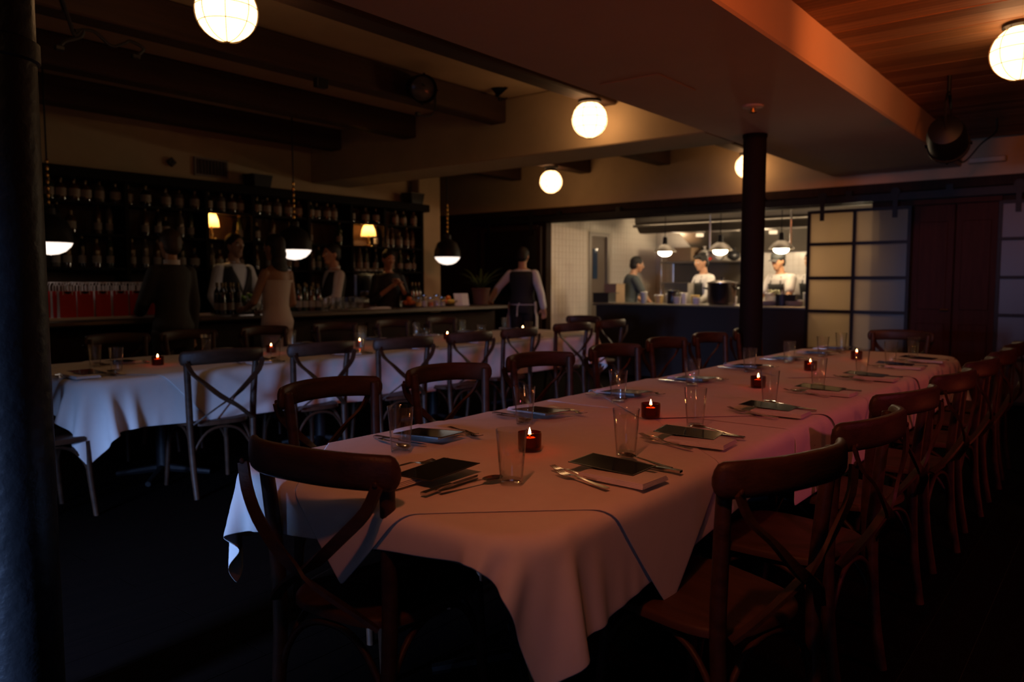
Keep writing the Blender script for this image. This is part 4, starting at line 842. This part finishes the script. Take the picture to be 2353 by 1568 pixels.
def chair(px, py, face, label, group):
    """px,py = middle of the back rail; face = direction the sitter looks"""
    d = Vector((math.cos(face), math.sin(face))); c = Vector((px, py)) + d * .245; rz = face - PI / 2
    if not CH_used[0]:
        CH_used[0] = True; CH.location = (c.x, c.y, 0); CH.rotation_euler = (0, 0, rz); CH['label'] = label; CH['group'] = group; return CH
    return dup(CH, (c.x, c.y, 0), rz, label, group)
g = 'chairs around the front table'
chair(1.195, 1.575, .12, 'cross back chair at the near head of the front table, back to camera', g)
for k, (x, y, a) in enumerate(((1.99, 2.53, -PI / 2 - .02), (2.70, 2.54, -PI / 2 - .16), (3.48, 2.57, -PI / 2 - .2), (4.25, 2.55, -PI / 2 - .15), (5.01, 2.58, -PI / 2 - .1), (5.70, 2.56, -PI / 2 - .1), (6.42, 2.54, -PI / 2 - .05))):
    chair(x, y, a, 'cross back chair on the aisle side of the front table, %s from the near end' % ORD[k], g)
for k, (x, y, a) in enumerate(((1.875, .645, PI / 2 - .27), (2.55, .625, PI / 2 - .08), (3.22, .66, PI / 2 - .2), (3.99, .63, PI / 2 - .1), (4.72, .62, PI / 2 - .06), (5.45, .61, PI / 2 - .03), (6.1, .62, PI / 2))):
    chair(x, y, a, 'cross back chair on the right side of the front table, %s from the near end' % ORD[k], g)
chair(6.97, 1.47, PI - .1, 'cross back chair at the far head of the front table', g)
g = 'chairs around the rear table'
for k, (x, y, a) in enumerate(((2.55, 4.29, PI / 2 - .15), (3.255, 4.25, PI / 2 - .08), (3.93, 4.16, PI / 2 - .2), (4.69, 4.19, PI / 2 - .08), (5.37, 4.21, PI / 2), (6.36, 4.32, PI / 2 - .2), (7.12, 4.34, PI / 2 - .1))):
    chair(x, y, a, 'cross back chair on the near side of the rear table, %s from the left' % ORD[k], g)
for k, x in enumerate((2.75, 3.33, 4.05, 4.85, 5.6, 6.35)):
    chair(x, 6.10, -PI / 2 + random.uniform(-.08, .08), 'cross back chair on the bar side of the rear table, %s from the left' % ORD[k], g)
chair(1.38, 4.62, .06, 'cross back chair at the left head of the rear table behind the column', g)
chair(7.66, 5.05, PI - .1, 'cross back chair at the right head of the rear table', g)

# ================================================================== PLACE SETTINGS
def fork_mesh(L):
    b = MB(); k = L / .2
    b.strap([(0, -.10 * k, .0035), (0, -.06 * k, .004), (0, -.02 * k, .006), (0, .025 * k, .011), (0, .04 * k, .009)], (1, 0, 0), [.016 * k, .0145 * k, .008 * k, .0065 * k, .012 * k], .0028)
    b.strap([(0, .038 * k, .009), (0, .045 * k, .0075), (0, .056 * k, .006)], (1, 0, 0), [.013 * k, .0225 * k, .024 * k], .002)
    for i in range(4):
        x = (-.0102 + .0068 * i) * k; b.strap([(x, .054 * k, .006), (x, .075 * k, .0065), (x * .95, .10 * k, .012)], (1, 0, 0), [.0042 * k, .0038 * k, .0022 * k], .002)
    return b.mesh('fork', steel, 50)
def knife_mesh():
    b = MB(); b.strap([(0, -.115, .004), (0, -.10, .0045), (0, -.03, .0045), (0, .0, .004)], (1, 0, 0), [.018, .0185, .013, .012], .0065)
    b.strap([(0, -.002, .0035), (.001, .02, .003), (.002, .07, .003), (.0015, .10, .003), (-.003, .118, .003)], (1, 0, 0), [.011, .0185, .0195, .015, .003], .0018); return b.mesh('knife', steel, 30)
def spoon_mesh():
    b = MB(); b.strap([(0, -.10, .0035), (0, -.06, .004), (0, -.01, .008), (0, .035, .010), (0, .048, .0085)], (1, 0, 0), [.016, .0145, .007, .006, .008], .0028)
    vs = []; fs = []; nu, nv = 16, 6
    for i in range(nv + 1):
        r = i / nv
        for j in range(nu):
            a = 2 * PI * j / nu; vs.append((.0205 * r * math.cos(a) * (1 + .12 * math.sin(a)), .075 + .033 * r * math.sin(a), .0025 + .0085 * r * r))
    for i in range(nv):
        for j in range(nu): fs.append((i * nu + j, (i + 1) * nu + j, (i + 1) * nu + (j + 1) % nu, i * nu + (j + 1) % nu))
    b.add(vs, fs); vs2 = [(x, y, z - .0015) for x, y, z in vs]; b.add(vs2, [f[::-1] for f in fs]); return b.mesh('spoon', steel, 50)
FK, FS, KN, SP = fork_mesh(.205), fork_mesh(.175), knife_mesh(), spoon_mesh()
def napkin_proto():
    t = thing('napkin', 'x', 'napkin'); x, y = .068, .105
    for k in range(4):
        w_ = x - .002 * k; z = .0005 + k * .0033
        pts = [(-w_, z), (w_ - .003, z), (w_, z + .0015), (w_ - .003, z + .0030), (-w_, z + .0030)]
        b = MB(); n = len(pts); ys = [-y + .001 * k, -y * .4, y * .3, y - .0015 * k]; wob = [0, .0004 * k, .0008, 0]
        b.rings([[Vector((px + .001 * math.sin(q * 2 + k), yy, pz + wob[q])) for px, pz in pts] for q, yy in enumerate(ys)]); obj('fold', b, linen2, t, 60)
    return t
NP = napkin_proto(); NPu = [False]
menu_m = mat('menu_card', (.008, .010, .009), .09, var=.6, scale=9, spec=.35)
menu_edge = mat('menu_border', (.07, .07, .05), .3)
def menu_proto():
    t = thing('menu_card', 'x', 'menu'); obj('card', MB().bb(-.068, .068, -.105, .105, 0, .0016, bev=.0005), menu_m, t)
    obj('border', MB().bb(-.066, .066, -.103, -.1005, .0016, .0019).bb(-.066, .066, .1005, .103, .0016, .0019).bb(-.066, -.0635, -.1005, .1005, .0016, .0019).bb(.0635, .066, -.1005, .1005, .0016, .0019), menu_edge, t); return t
MP = menu_proto(); MPu = [False]
def use(proto, flag, loc, rot, label, group):
    if not flag[0]: flag[0] = True; o = proto; o.location = loc; o['label'] = label; o['group'] = group
    else: o = dup(proto, loc, 0, label, group)
    o.rotation_euler = rot; return o
def setting(glass_p, face, where, tbl, z, tableflag, full=True, gl_=True):
    f = Vector((math.cos(face), math.sin(face))); r = Vector((f.y, -f.x)); G = Vector(glass_p[:2]); c = G - r * .225 - f * .095
    W = lambda a, b: c + r * a + f * b
    rz = face - PI / 2; J = lambda s: random.uniform(-s, s)
    grp = 'place settings of the %s table' % tbl
    if gl_: tumbler((G.x, G.y, z + .0008), 'clear water glass, %s' % where, 'water glasses on the %s table' % tbl)
    def lay(nm, me, a, b, ang, label, cat, dz=.0006):
        p = W(a + J(.006), b + J(.008)); o = obj(nm, me, None, None, loc=(p.x, p.y, z + dz), rot=(0, 0, rz + ang + J(.05))); tag(o, label, cat, '%ss on the %s table' % (nm.replace('_', ' '), tbl))
    lay('dinner_fork', FK, -.128, .03, -.28 + J(.08), 'larger fork on the outside, %s' % where, 'fork')
    if full: lay('salad_fork', FS, -.088, .085, -.22 + J(.12), 'smaller fork beside the menu, %s' % where, 'fork')
    lay('table_knife', KN, .118, -.03, .04, 'table knife right of the menu, %s' % where, 'knife')
    if full: lay('table_spoon', SP, .165, .0, -.22 + J(.1), 'spoon outside the knife, %s' % where, 'spoon')
    a = J(.08); p = W(-.035, -.045); use(NP, NPu, (p.x, p.y, z + .0006), (0, 0, rz + a), 'folded white napkin under the menu, %s' % where, 'napkins on the %s table' % tbl)
    a += J(.12); p = W(.022, .022); use(MP, MPu, (p.x, p.y, z + .0198), (.04, -.015, rz + a), 'glossy dark menu card, %s' % where, 'menu cards on the %s table' % tbl)
left = [(921, 1038), (1205, 975), (1420, 925), (1590, 888), (1722, 855), (1813, 834), (1890, 820), (1932, 808)]
right = [(1438, 1046), (1597, 981), (1768, 926), (1880, 887), (1980, 858), (2046, 835), (2098, 822)]
a = at(1175, 1110, z=CZ); setting((a.x, a.y), 0.0, 'near head of front table', 'front', CZ, 0)
for k, p in enumerate(left): a = at(*p, z=CZ); setting((a.x, a.y), -PI / 2, '%s place, aisle side of front table' % ORD[k], 'front', CZ, 0)
for k, p in enumerate(right): a = at(*p, z=CZ); setting((a.x, a.y), PI / 2, '%s place, right side of front table' % ORD[k], 'front', CZ, 0)
for k, x in enumerate((2.14, 3.20, 3.97, 4.69, 5.42, 6.15)): setting((x, 4.78 if k == 0 else 4.70), PI / 2, '%s place, near side of rear table' % ORD[k], 'rear', CZB + .004, 0, full=k < 4)
for k, x in enumerate((2.16, 3.09, 3.85, 4.61, 5.28, 5.95, 6.65)): setting((x, 5.12 if k == 0 else 5.42), -PI / 2, '%s place, bar side of rear table' % ORD[k], 'rear', CZB + .004, 0, full=k < 3)
# votive candles
wax = mat('candle_wax', (.85, .60, .35), .5); flame_m = emis('flame_lit', (1, .55, .20), 40)
def votive_proto():
    t = thing('votive_candle', 'x', 'candle'); n = 64; b = MB()
    def ring(r, z, rib): return [Vector(((r + rib * math.cos(j * PI)) * math.cos(2 * PI * j / n), (r + rib * math.cos(j * PI)) * math.sin(2 * PI * j / n), z)) for j in range(n)]
    b.rings([ring(.0355, 0, 0), ring(.0365, .003, .0008), ring(.0375, .05, .0008), ring(.0375, .056, 0), ring(.0345, .056, 0), ring(.0335, .008, 0)], cap=True); obj('glass_cup', b, amber, t, 60)
    c = obj('wax', MB().lathe([(.0195, .0085), (.0195, .036), (.019, .038), (.001, .0365)], 20, cap1=False), wax, t, True); obj('wick', MB().tube([(0, 0, .036), (.001, 0, .046)], .0008, 5), blackiron, c)
    obj('flame', MB().lathe([(.001, .044), (.0042, .049), (.0048, .053), (.003, .062), (.0004, .071)], 12), flame_m, t, 'all')
    point('flame_glow', (0, 0, .062), (1, .36, .08), .34, .006, t); return t
VP = votive_proto(); VPu = [False]
for k, p in enumerate(((1217, 1033), (1495, 959), (1742, 890), (1862, 851), (1968, 826))):
    a = at(*p, z=CZ); use(VP, VPu, (a.x, a.y, CZ + .0006), (0, 0, random.random()), 'lit red votive candle on the front table, %s from the near end' % ORD[k], 'votive candles on the front table')
for k, (x, y) in enumerate(((2.47, 4.93), (3.45, 5.12), (4.22, 5.0), (5.3, 5.02), (6.5, 5.05))):
    use(VP, VPu, (x, y, CZB + .005), (0, 0, random.random()), 'lit red votive candle on the rear table, %s from the left' % ORD[k], 'votive candles on the rear table')

# ================================================================== PEOPLE
skin = mat('skin_light', (.50, .27, .16), .5); skin_d = mat('skin_tan', (.33, .18, .11), .5); hairm = mat('black_hair', (.006, .004, .004), .6, bump=.3, bscale=150); hairb = mat('brown_hair', (.05, .028, .014), .5, bump=.3, bscale=150)
cl_white = mat('white_shirt', (.62, .60, .60), .8, var=.05, scale=12, bump=.2, bscale=40); cl_black = mat('black_cloth', (.012, .012, .013), .75, bump=.2, bscale=40); cl_grey = mat('grey_suit', (.032, .032, .030), .8, bump=.2, bscale=60)
cl_dress = mat('cream_dress', (.60, .52, .48), .7, bump=.2, bscale=30); cl_tee = mat('slate_tee', (.07, .085, .085), .85); cl_apron = mat('blue_grey_apron', (.20, .24, .28), .85); cl_capm = mat('dark_cap', (.05, .055, .06), .8); eyem = mat('eye_white', (.55, .53, .5), .3)
def cone_ring(mb, p0, p1, r0, r1, n=10, m_=4):
    """tapered capsule"""
    p0, p1 = Vector(p0), Vector(p1); d = p1 - p0; L = d.length; d.normalize(); a = Vector((0, 0, 1)) if abs(d.z) < .9 else Vector((1, 0, 0)); u = d.cross(a).normalized(); v = d.cross(u); rg = []
    for i in range(m_): t = PI / 2 * (1 - (i + .15) / m_); rg.append((p0 - d * (r0 * math.sin(t)), r0 * math.cos(t)))
    rg.append((p0, r0)); rg.append((p1, r1))
    for i in range(m_): t = PI / 2 * ((i + .85) / m_); rg.append((p1 + d * (r1 * math.sin(t)), r1 * math.cos(t)))
    mb.rings([[c + (u * math.cos(2 * PI * j / n) + v * math.sin(2 * PI * j / n)) * r for j in range(n)] for c, r in rg]); return mb
TORSO = [(.86, .165, .115, 0), (.93, .172, .118, -.01), (1.00, .158, .108, -.004), (1.08, .138, .098, 0.004), (1.16, .142, .103, .004), (1.25, .158, .112, .0), (1.33, .168, .112, -.008), (1.40, .170, .098, -.014), (1.44, .125, .075, -.016), (1.47, .065, .06, -.014)]
def torso_ring(z, off=0., wx=1., n=24, a0=0., a1=2 * PI, lean=None):
    k = 0
    while k < len(TORSO) - 2 and TORSO[k + 1][0] < z: k += 1
    A, B = TORSO[k], TORSO[k + 1]; u = min(1, max(0, (z - A[0]) / (B[0] - A[0]))); ry, rx, cx = [A[i] + (B[i] - A[i]) * u for i in (1, 2, 3)]
    closed = abs(a1 - a0 - 2 * PI) < 1e-6; m_ = n if closed else n - 1
    P = [Vector((cx + (rx + off) * math.cos(a0 + (a1 - a0) * j / m_), (ry * wx + off) * math.sin(a0 + (a1 - a0) * j / m_), z)) for j in range(n)]
    return P
def remesh(o, v, sm=3):
    r = o.modifiers.new('fuse', 'REMESH'); r.mode = 'VOXEL'; r.voxel_size = v; r.use_smooth_shade = True
    s_ = o.modifiers.new('soften', 'SMOOTH'); s_.iterations = sm; s_.factor = .5; return o
def hand(mb, wrist, d, up, s=1., curl=.5, side=1):
    """palm and five bent fingers; d = pointing direction, up = back of the hand"""
    d = Vector(d).normalized(); up = Vector(up); up = (up - d * up.dot(d)).normalized(); rt = d.cross(up) * side; w_ = Vector(wrist)
    cone_ring(mb, w_, w_ + d * .03, .026 * s, .03 * s)
    for i, o_ in enumerate((-.026, -.009, .009, .025)): cone_ring(mb, w_ + d * .025 + rt * o_ * .7, w_ + d * .085 + rt * o_, .016 * s, .0135 * s, 8, 3)
    for i, (o_, L) in enumerate(((-.029, .068), (-.010, .078), (.010, .073), (.028, .058))):
        b = w_ + d * .088 + rt * o_; c = curl; d1 = (d * math.cos(c * .6) - up * math.sin(c * .6)); d2 = (d * math.cos(c * 1.5) - up * math.sin(c * 1.5)); p1 = b + d1 * L * .5; cone_ring(mb, b, p1, .0098 * s, .009 * s, 8, 3); cone_ring(mb, p1, p1 + d2 * L * .55, .009 * s, .0075 * s, 8, 3)
    b = w_ + d * .03 - rt * .03; p1 = b + (d * .6 - rt * .7 - up * .25).normalized() * .04; cone_ring(mb, b, p1, .0125 * s, .011 * s, 8, 3); cone_ring(mb, p1, p1 + (d * .9 - rt * .2 - up * .3).normalized() * .035, .0105 * s, .009 * s, 8, 3)
def person(label, loc, face, H, arms, outfit, hair='short', sk=None, head_turn=0., head_tilt=0., lean=0., group='people in the room', female=False, wide=1.):
    """arms = ((elbow,wrist,handdir),(...)) left then right in the body frame (x ahead, y left)"""
    sk = sk or skin; t = thing('person', label, 'person', loc, face, group); S = H / 1.75
    LM = Matrix.Rotation(lean, 4, 'Y'); HIP = Vector((0, 0, .93))
    def T(p):      # lean the upper body about the hips
        p = Vector(p)
        if p.z > .93 and lean: p = HIP + LM.to_3x3() @ (p - HIP)
        return p
    W = .92 if female else wide
    hc = T((.015, 0, 1.63)); hr = Matrix.Rotation(head_turn, 3, 'Z') @ Matrix.Rotation(head_tilt + lean * .3, 3, 'Y')
    def Hd(p): return hc + hr @ Vector(p)
    b = MB()
    b.rings([[T(q) for q in torso_ring(z, -.004, W)] for z in (.86, .93, 1.0, 1.08, 1.16, 1.25, 1.33, 1.40, 1.44, 1.47)])
    cone_ring(b, T((-.015, 0, 1.42)), Hd((-.02, 0, -.05)), .062 * W, .054 * W, 12)
    b.ell(Hd((0, 0, .01)), (.098, .076, .112), 18, 12, hr); cone_ring(b, Hd((.035, 0, -.05)), Hd((.052, 0, -.085)), .058, .036, 10)
    cone_ring(b, Hd((.092, 0, .012)), Hd((.112, 0, -.022)), .010, .015, 8, 3)
    for s in (-1, 1): b.ell(Hd((-.005, s * .078, -.005)), (.02, .010, .032), 10, 7, hr); cone_ring(b, Hd((.083, s * .034, .024)), Hd((.086, s * .014, .026)), .010, .009, 6, 2)
    b.ell(Hd((.088, 0, -.056)), (.014, .026, .011), 10, 6, hr)
    AR = []
    for s, (el, wr, hd) in zip((1, -1), arms):
        sh_ = T((-.012, s * .178 * W, 1.385)); el = T(el); wr = T(wr); AR.append((sh_, el, wr)); cone_ring(b, sh_, el, .050 * W, .039 * W, 12); cone_ring(b, el, wr, .040 * W, .027 * W, 12); hand(b, wr, hd, (0, 0, 1) if abs(Vector(hd).normalized().z) < .8 else (1, 0, 0), 1., .55, -s)
    for s in (1, -1):
        cone_ring(b, (0, s * .088, .88), (.012, s * .092, .49), .082, .056, 12); cone_ring(b, (.012, s * .092, .49), (-.015, s * .095, .09), .055, .036, 12); cone_ring(b, (-.03, s * .095, .04), (.13, s * .105, .03), .038, .03, 10)
    bo = remesh(obj('body', b, sk, t), .009, 2)
    # eyes and hair
    for s in (-1, 1): obj('eye', MB().ell(Hd((.085, s * .032, .006)), (.011, .014, .009), 8, 6, hr), eyem, t, 'all'); obj('eyebrow', MB().strap([Hd((.090, s * .018, .030)), Hd((.090, s * .034, .034)), Hd((.080, s * .050, .029))], (0, 0, 1), .008, .004), hairm, t)
    hm = hairb if hair == 'brown' else hairm; h = MB()
    if hair != 'none':
        h.ell(Hd((-.018, 0, .038)), (.105, .086, .098), 18, 12, hr); h.ell(Hd((-.045, 0, -.01)), (.075, .080, .09), 16, 10, hr)
        if hair == 'fringe': h.ell(Hd((.05, 0, .085)), (.06, .075, .035), 14, 9, hr); h.ell(Hd((-.02, .02, .12)), (.07, .06, .03), 12, 8, hr)
        if hair == 'long':
            for z, r_, rr in ((-.06, .085, .05), (-.13, .095, .05), (-.20, .098, .045), (-.27, .085, .04)): h.ell(Hd((-.06 - .01 * (z < -.15), 0, z)), (rr + .012, r_ * .95, .07), 16, 9)
        if hair == 'bun': h.ell(Hd((-.10, 0, .05)), .045, 12, 8)
        remesh(obj('hair', h, hm, t), .008, 2)
    def sleeves(mb, off, frac, fore=True):
        for sh_, el, wr in AR:
            cone_ring(mb, sh_, el if fore else sh_.lerp(el, .6), .050 * W + off + .004, (.039 if fore else .046) * W + off + .004, 14)
            if fore: cone_ring(mb, el, el.lerp(wr, frac), .040 * W + off + .004, .027 * W + off + .008 + (1 - frac) * .01, 14)
    def tshell(mb, z0, z1, off): 
        zs = [z0 + (z1 - z0) * i / 10 for i in range(11)]; mb.rings([[T(q) for q in torso_ring(z, off + (.012 if z < .98 else 0), W)] for z in zs])
    def trousers(m_, off=.014, z0=.06):
        q = MB(); q.rings([torso_ring(z, off, W) for z in (.84, .88, .93, .98, 1.02)])
        for s in (1, -1): cone_ring(q, (0, s * .088, .86), (.012, s * .092, .49), .085 + off, .058 + off, 14); cone_ring(q, (.012, s * .092, .49), (-.012, s * .095, max(.12, z0)), .058 + off, .048 + off, 14)
        remesh(obj('trousers', q, m_, t), .013, 2)
    def shoes(m_):
        for s in (1, -1): obj('shoe', MB().rings([[Vector((x + .0, s * .1 + w_ * math.cos(a), .0 + h_ * (math.sin(a) + 1) / 2)) for a in [2 * PI * j / 12 for j in range(12)]] for x, w_, h_ in ((-.085, .02, .05), (-.075, .036, .085), (-.02, .04, .10), (.06, .044, .075), (.13, .044, .055), (.175, .034, .045), (.19, .012, .03))]), m_, t, 'all')
    def vest(m_, off, z0, vz):
        zs = [z0 + (1.425 - z0) * i / 12 for i in range(13)]; rows_ = []
        for z in zs:
            g_ = 0.02 if z < vz else .02 + .52 * (z - vz) / (1.425 - vz); rows_.append([T(q) for q in torso_ring(z, off, W, 33, g_, 2 * PI - g_)])
        o = obj('waistcoat', MB().rings(rows_, closed=False), m_, t, 'all'); s_ = o.modifiers.new('thickness', 'SOLIDIFY'); s_.thickness = .006
        for k in range(4): obj('button', MB().ell(T((TORSO[3][2] + .118 + off * .6, .012, 1.0 + .055 * k)), (.003, .006, .006), 8, 5), cl_black, o, 'all')
    def apron(m_, z0, z1, off=.03, bib=False):
        zs = [z0 + (z1 - z0) * i / 8 for i in range(9)]; rows_ = [[(T(q) if z > .93 else q) for q in [p + Vector((0, 0, z - max(z, .86))) for p in torso_ring(max(z, .86), off + (.03 if z < .86 else .008), W, 25, -1.9, 1.9)]] for z in zs]
        o = obj('apron', MB().rings(rows_, closed=False), m_, t, 'all'); s_ = o.modifiers.new('thickness', 'SOLIDIFY'); s_.thickness = .004
        if bib:
            o = obj('apron_bib', MB().rings([[T(q) for q in torso_ring(z, off + .004, W, 13, -.75 + .0 * z, .75)] for z in (1.0, 1.1, 1.2, 1.3, 1.34)], closed=False), m_, t, 'all'); s_ = o.modifiers.new('thickness', 'SOLIDIFY'); s_.thickness = .004
            for s in (1, -1): obj('apron_strap', MB().strap([T((.115, s * .09, 1.33)), T((.07, s * .075, 1.43)), T((-.03, s * .06, 1.475))], (0, 1, 0), .02, .004), m_, t)
    if outfit == 'waiter':
        q = MB(); tshell(q, .95, 1.45, .010); sleeves(q, .010, .93); remesh(obj('shirt', q, cl_white, t), .012, 2); vest(cl_black, .026, .97, 1.16); trousers(cl_black); shoes(cl_black)
        obj('collar', MB().rings([[T((-.02 + .07 * math.cos(a), .068 * math.sin(a), z + (.012 if math.cos(a) < 0 else -.012))) for a in [.35 + (2 * PI - .7) * j / 20 for j in range(21)]] for z in (1.445, 1.485)], closed=False), cl_white, t, 'all')
    if outfit == 'waiter_apron':
        q = MB(); tshell(q, .95, 1.45, .010); sleeves(q, .010, .93); remesh(obj('shirt', q, cl_white, t), .012, 2); vest(cl_black, .026, .97, 1.16); trousers(cl_black); shoes(cl_black); apron(cl_white, .45, 1.0)
        obj('apron_tie', MB().tube([T((-.145, .0, .985)), T((-.15, .03, .93)), T((-.15, .035, .80))], .008, 6), cl_white, t)
    if outfit == 'suit':
        q = MB(); tshell(q, .80, 1.455, .020); 
        q.rings([torso_ring(max(z, .86), .034 + (.86 - z) * .15 if z < .86 else .03, W) [:] if z >= .86 else [p + Vector((0, 0, z - .86)) for p in torso_ring(.86, .036, W)] for z in (.74, .8, .86, .95)]); sleeves(q, .022, .95); remesh(obj('jacket', q, cl_grey, t), .013, 3); trousers(cl_grey); shoes(cl_black)
        obj('shirt_collar', MB().rings([[T((-.015 + .07 * math.cos(a), .066 * math.sin(a), z)) for a in [2 * PI * j / 20 for j in range(20)]] for z in (1.45, 1.495)], cap=False), cl_white, t, 'all')
    if outfit == 'dress':
        q = MB(); zs = [.42, .55, .68, .78, .86, .93, 1.0, 1.08, 1.16, 1.25, 1.315]
        q.rings([[(T(p) if z > .93 else p) for p in ([p + Vector((0, 0, z - .86)) for p in torso_ring(.86, .02 - (.86 - z) * .06, W)] if z < .86 else torso_ring(z, .016 if z < .97 else .009, W))] for z in zs]); remesh(obj('dress', q, cl_dress, t), .011, 2); shoes(cl_black)
        o = obj('neckline_band', MB().rings([[T(p) for p in torso_ring(z, .019, W)] for z in (1.30, 1.325)], cap=False), cl_dress, t, 'all')
    if outfit == 'tee_apron':
        q = MB(); tshell(q, .92, 1.455, .014); sleeves(q, .014, .2, False); remesh(obj('tee_shirt', q, cl_tee, t), .012, 2); trousers(cl_black); shoes(cl_black); apron(cl_apron, .5, 1.02, .03, True)
    if outfit == 'chef':
        q = MB(); tshell(q, .88, 1.455, .018); sleeves(q, .014, .55); remesh(obj('chef_jacket', q, cl_white, t), .012, 2); trousers(cl_black); shoes(cl_black); apron(cl_black, .5, 1.02, .034, True)
    if outfit == 'chef_short':
        q = MB(); tshell(q, .88, 1.455, .018); sleeves(q, .016, .1, False); remesh(obj('chef_jacket', q, cl_white, t), .012, 2); trousers(cl_black); shoes(cl_black); apron(cl_black, .5, 1.02, .034, True)
    if outfit == 'black':
        q = MB(); tshell(q, .92, 1.455, .014); sleeves(q, .014, .3); remesh(obj('top', q, cl_black, t), .012, 2); trousers(cl_black); shoes(cl_black)
    if hair == 'cap' or outfit == 'chef_short':
        c_ = obj('cap_crown', MB().rings([[Hd((-.015 + r_ * 1.13 * math.cos(a), r_ * math.sin(a), z)) for a in [2 * PI * j / 20 for j in range(20)]] for z, r_ in ((.035, .094), (.07, .095), (.11, .085), (.135, .05), (.143, .01))]), cl_capm, t, 'all'); obj('cap_brim', MB().rings([[Hd((.08 + .07 * u, .075 * v * (1 - .25 * u), .045 - .012 * u - .01 * v * v)) for v in (-1, -.5, 0, .5, 1)] for u in (0, .5, 1)], closed=False), cl_capm, c_, 'all')
    t.scale = (S, S, S); return t
def ground(px, Y=None, X=None): a = at(px, 648, Y=Y) if Y is not None else at(px, 648, X=X); return (a.x, a.y, 0)
down = lambda s: ((.0, s * .235, 1.12), (.05, s * .25, .88), (.1, 0, -1))
fwdl = lambda s, z=1.02: ((.02, s * .25, 1.11), (.25, s * .17, z), (1, -s * .3, -.1))
person('man in a grey suit at the bar, seen from behind, beside the gift bags', ground(394, Y=6.42), PI / 2, 1.74, (((.08, .205, 1.14), (.27, .15, 1.05), (1, -.3, 0)), ((.02, -.205, 1.12), (.07, -.21, .88), (.1, 0, -1))), 'suit', 'brown', head_turn=.1, wide=.84)
person('bartender in a black waistcoat and white shirt facing the guests', ground(540, Y=7.42), -PI / 2 + .1, 1.80, (((.02, .27, 1.12), (.16, .22, .93), (.5, -.2, -.8)), ((.0, -.27, 1.12), (.14, -.25, .92), (.5, .2, -.8))), 'waiter', 'short', skin_d)
person('woman in a strapless cream dress standing at the bar with her back turned', ground(634, Y=6.34), PI / 2 + .25, 1.74, (((.06, .235, 1.12), (.24, .16, 1.05), (1, -.4, 0)), ((-.01, -.225, 1.10), (.2, -.12, 1.02), (1, .4, 0))), 'dress', 'long', skin_d, female=True)
person('bartender in profile with white sleeves, right of the woman', ground(765, Y=7.36), PI - .3, 1.74, (((.06, .25, 1.12), (.27, .15, 1.02), (1, -.3, 0)), ((.05, -.25, 1.11), (.26, -.16, 1.0), (1, .3, 0))), 'waiter', 'short', skin, head_turn=.2)
person('bartender dressed in black mixing drinks by the coffee machine', ground(893, Y=7.36), -PI / 2 - .35, 1.70, (((.06, .24, 1.10), (.25, .05, 1.32), (.5, -.6, .5)), ((.06, -.24, 1.10), (.25, -.06, 1.28), (.5, .6, .5))), 'black', 'bun', skin, female=True, head_tilt=.25)
person('waiter in a waistcoat with a white apron at the end of the bar', ground(1201, X=8.72), .35, 1.78, (((-.02, .36, 1.19), (.06, .50, 1.02), (.4, .5, -.5)), ((-.02, -.27, 1.12), (.02, -.30, .92), (.3, 0, -1))), 'waiter_apron', 'short', skin, head_tilt=.3)
person('cook in a dark tee shirt leaning over the left of the pass', ground(1440, X=10.45), -.75, 1.70, (((.20, .22, 1.14), (.40, .10, 1.03), (1, -.2, -.3)), ((.20, -.22, 1.14), (.40, -.12, 1.03), (1, .2, -.3))), 'tee_apron', 'short', skin, lean=.22, head_tilt=.1)
person('cook in a white jacket behind the stock pot looking left', ground(1622, X=10.45), 2.55, 1.70, (((.10, .25, 1.13), (.30, .12, 1.0), (1, -.3, -.1)), ((.10, -.25, 1.13), (.30, -.14, 1.0), (1, .3, -.1))), 'chef', 'fringe', skin, head_turn=.15, head_tilt=.12, lean=.1)
person('cook in a dark cap plating food right of the column', ground(1803, X=10.35), 2.75, 1.70, (((.16, .25, 1.16), (.38, .16, 1.10), (1, -.2, .1)), ((.16, -.25, 1.14), (.38, -.02, 1.08), (1, .3, 0))), 'chef_short', 'cap', skin, lean=.18, head_tilt=.15, head_turn=.1)
person('cook in white mostly hidden at the right edge of the kitchen opening', ground(1872, X=10.6), PI - .2, 1.70, (((.10, .25, 1.13), (.30, .12, 1.0), (1, -.3, -.1)), down(-1)), 'chef', 'short', skin, lean=.15)
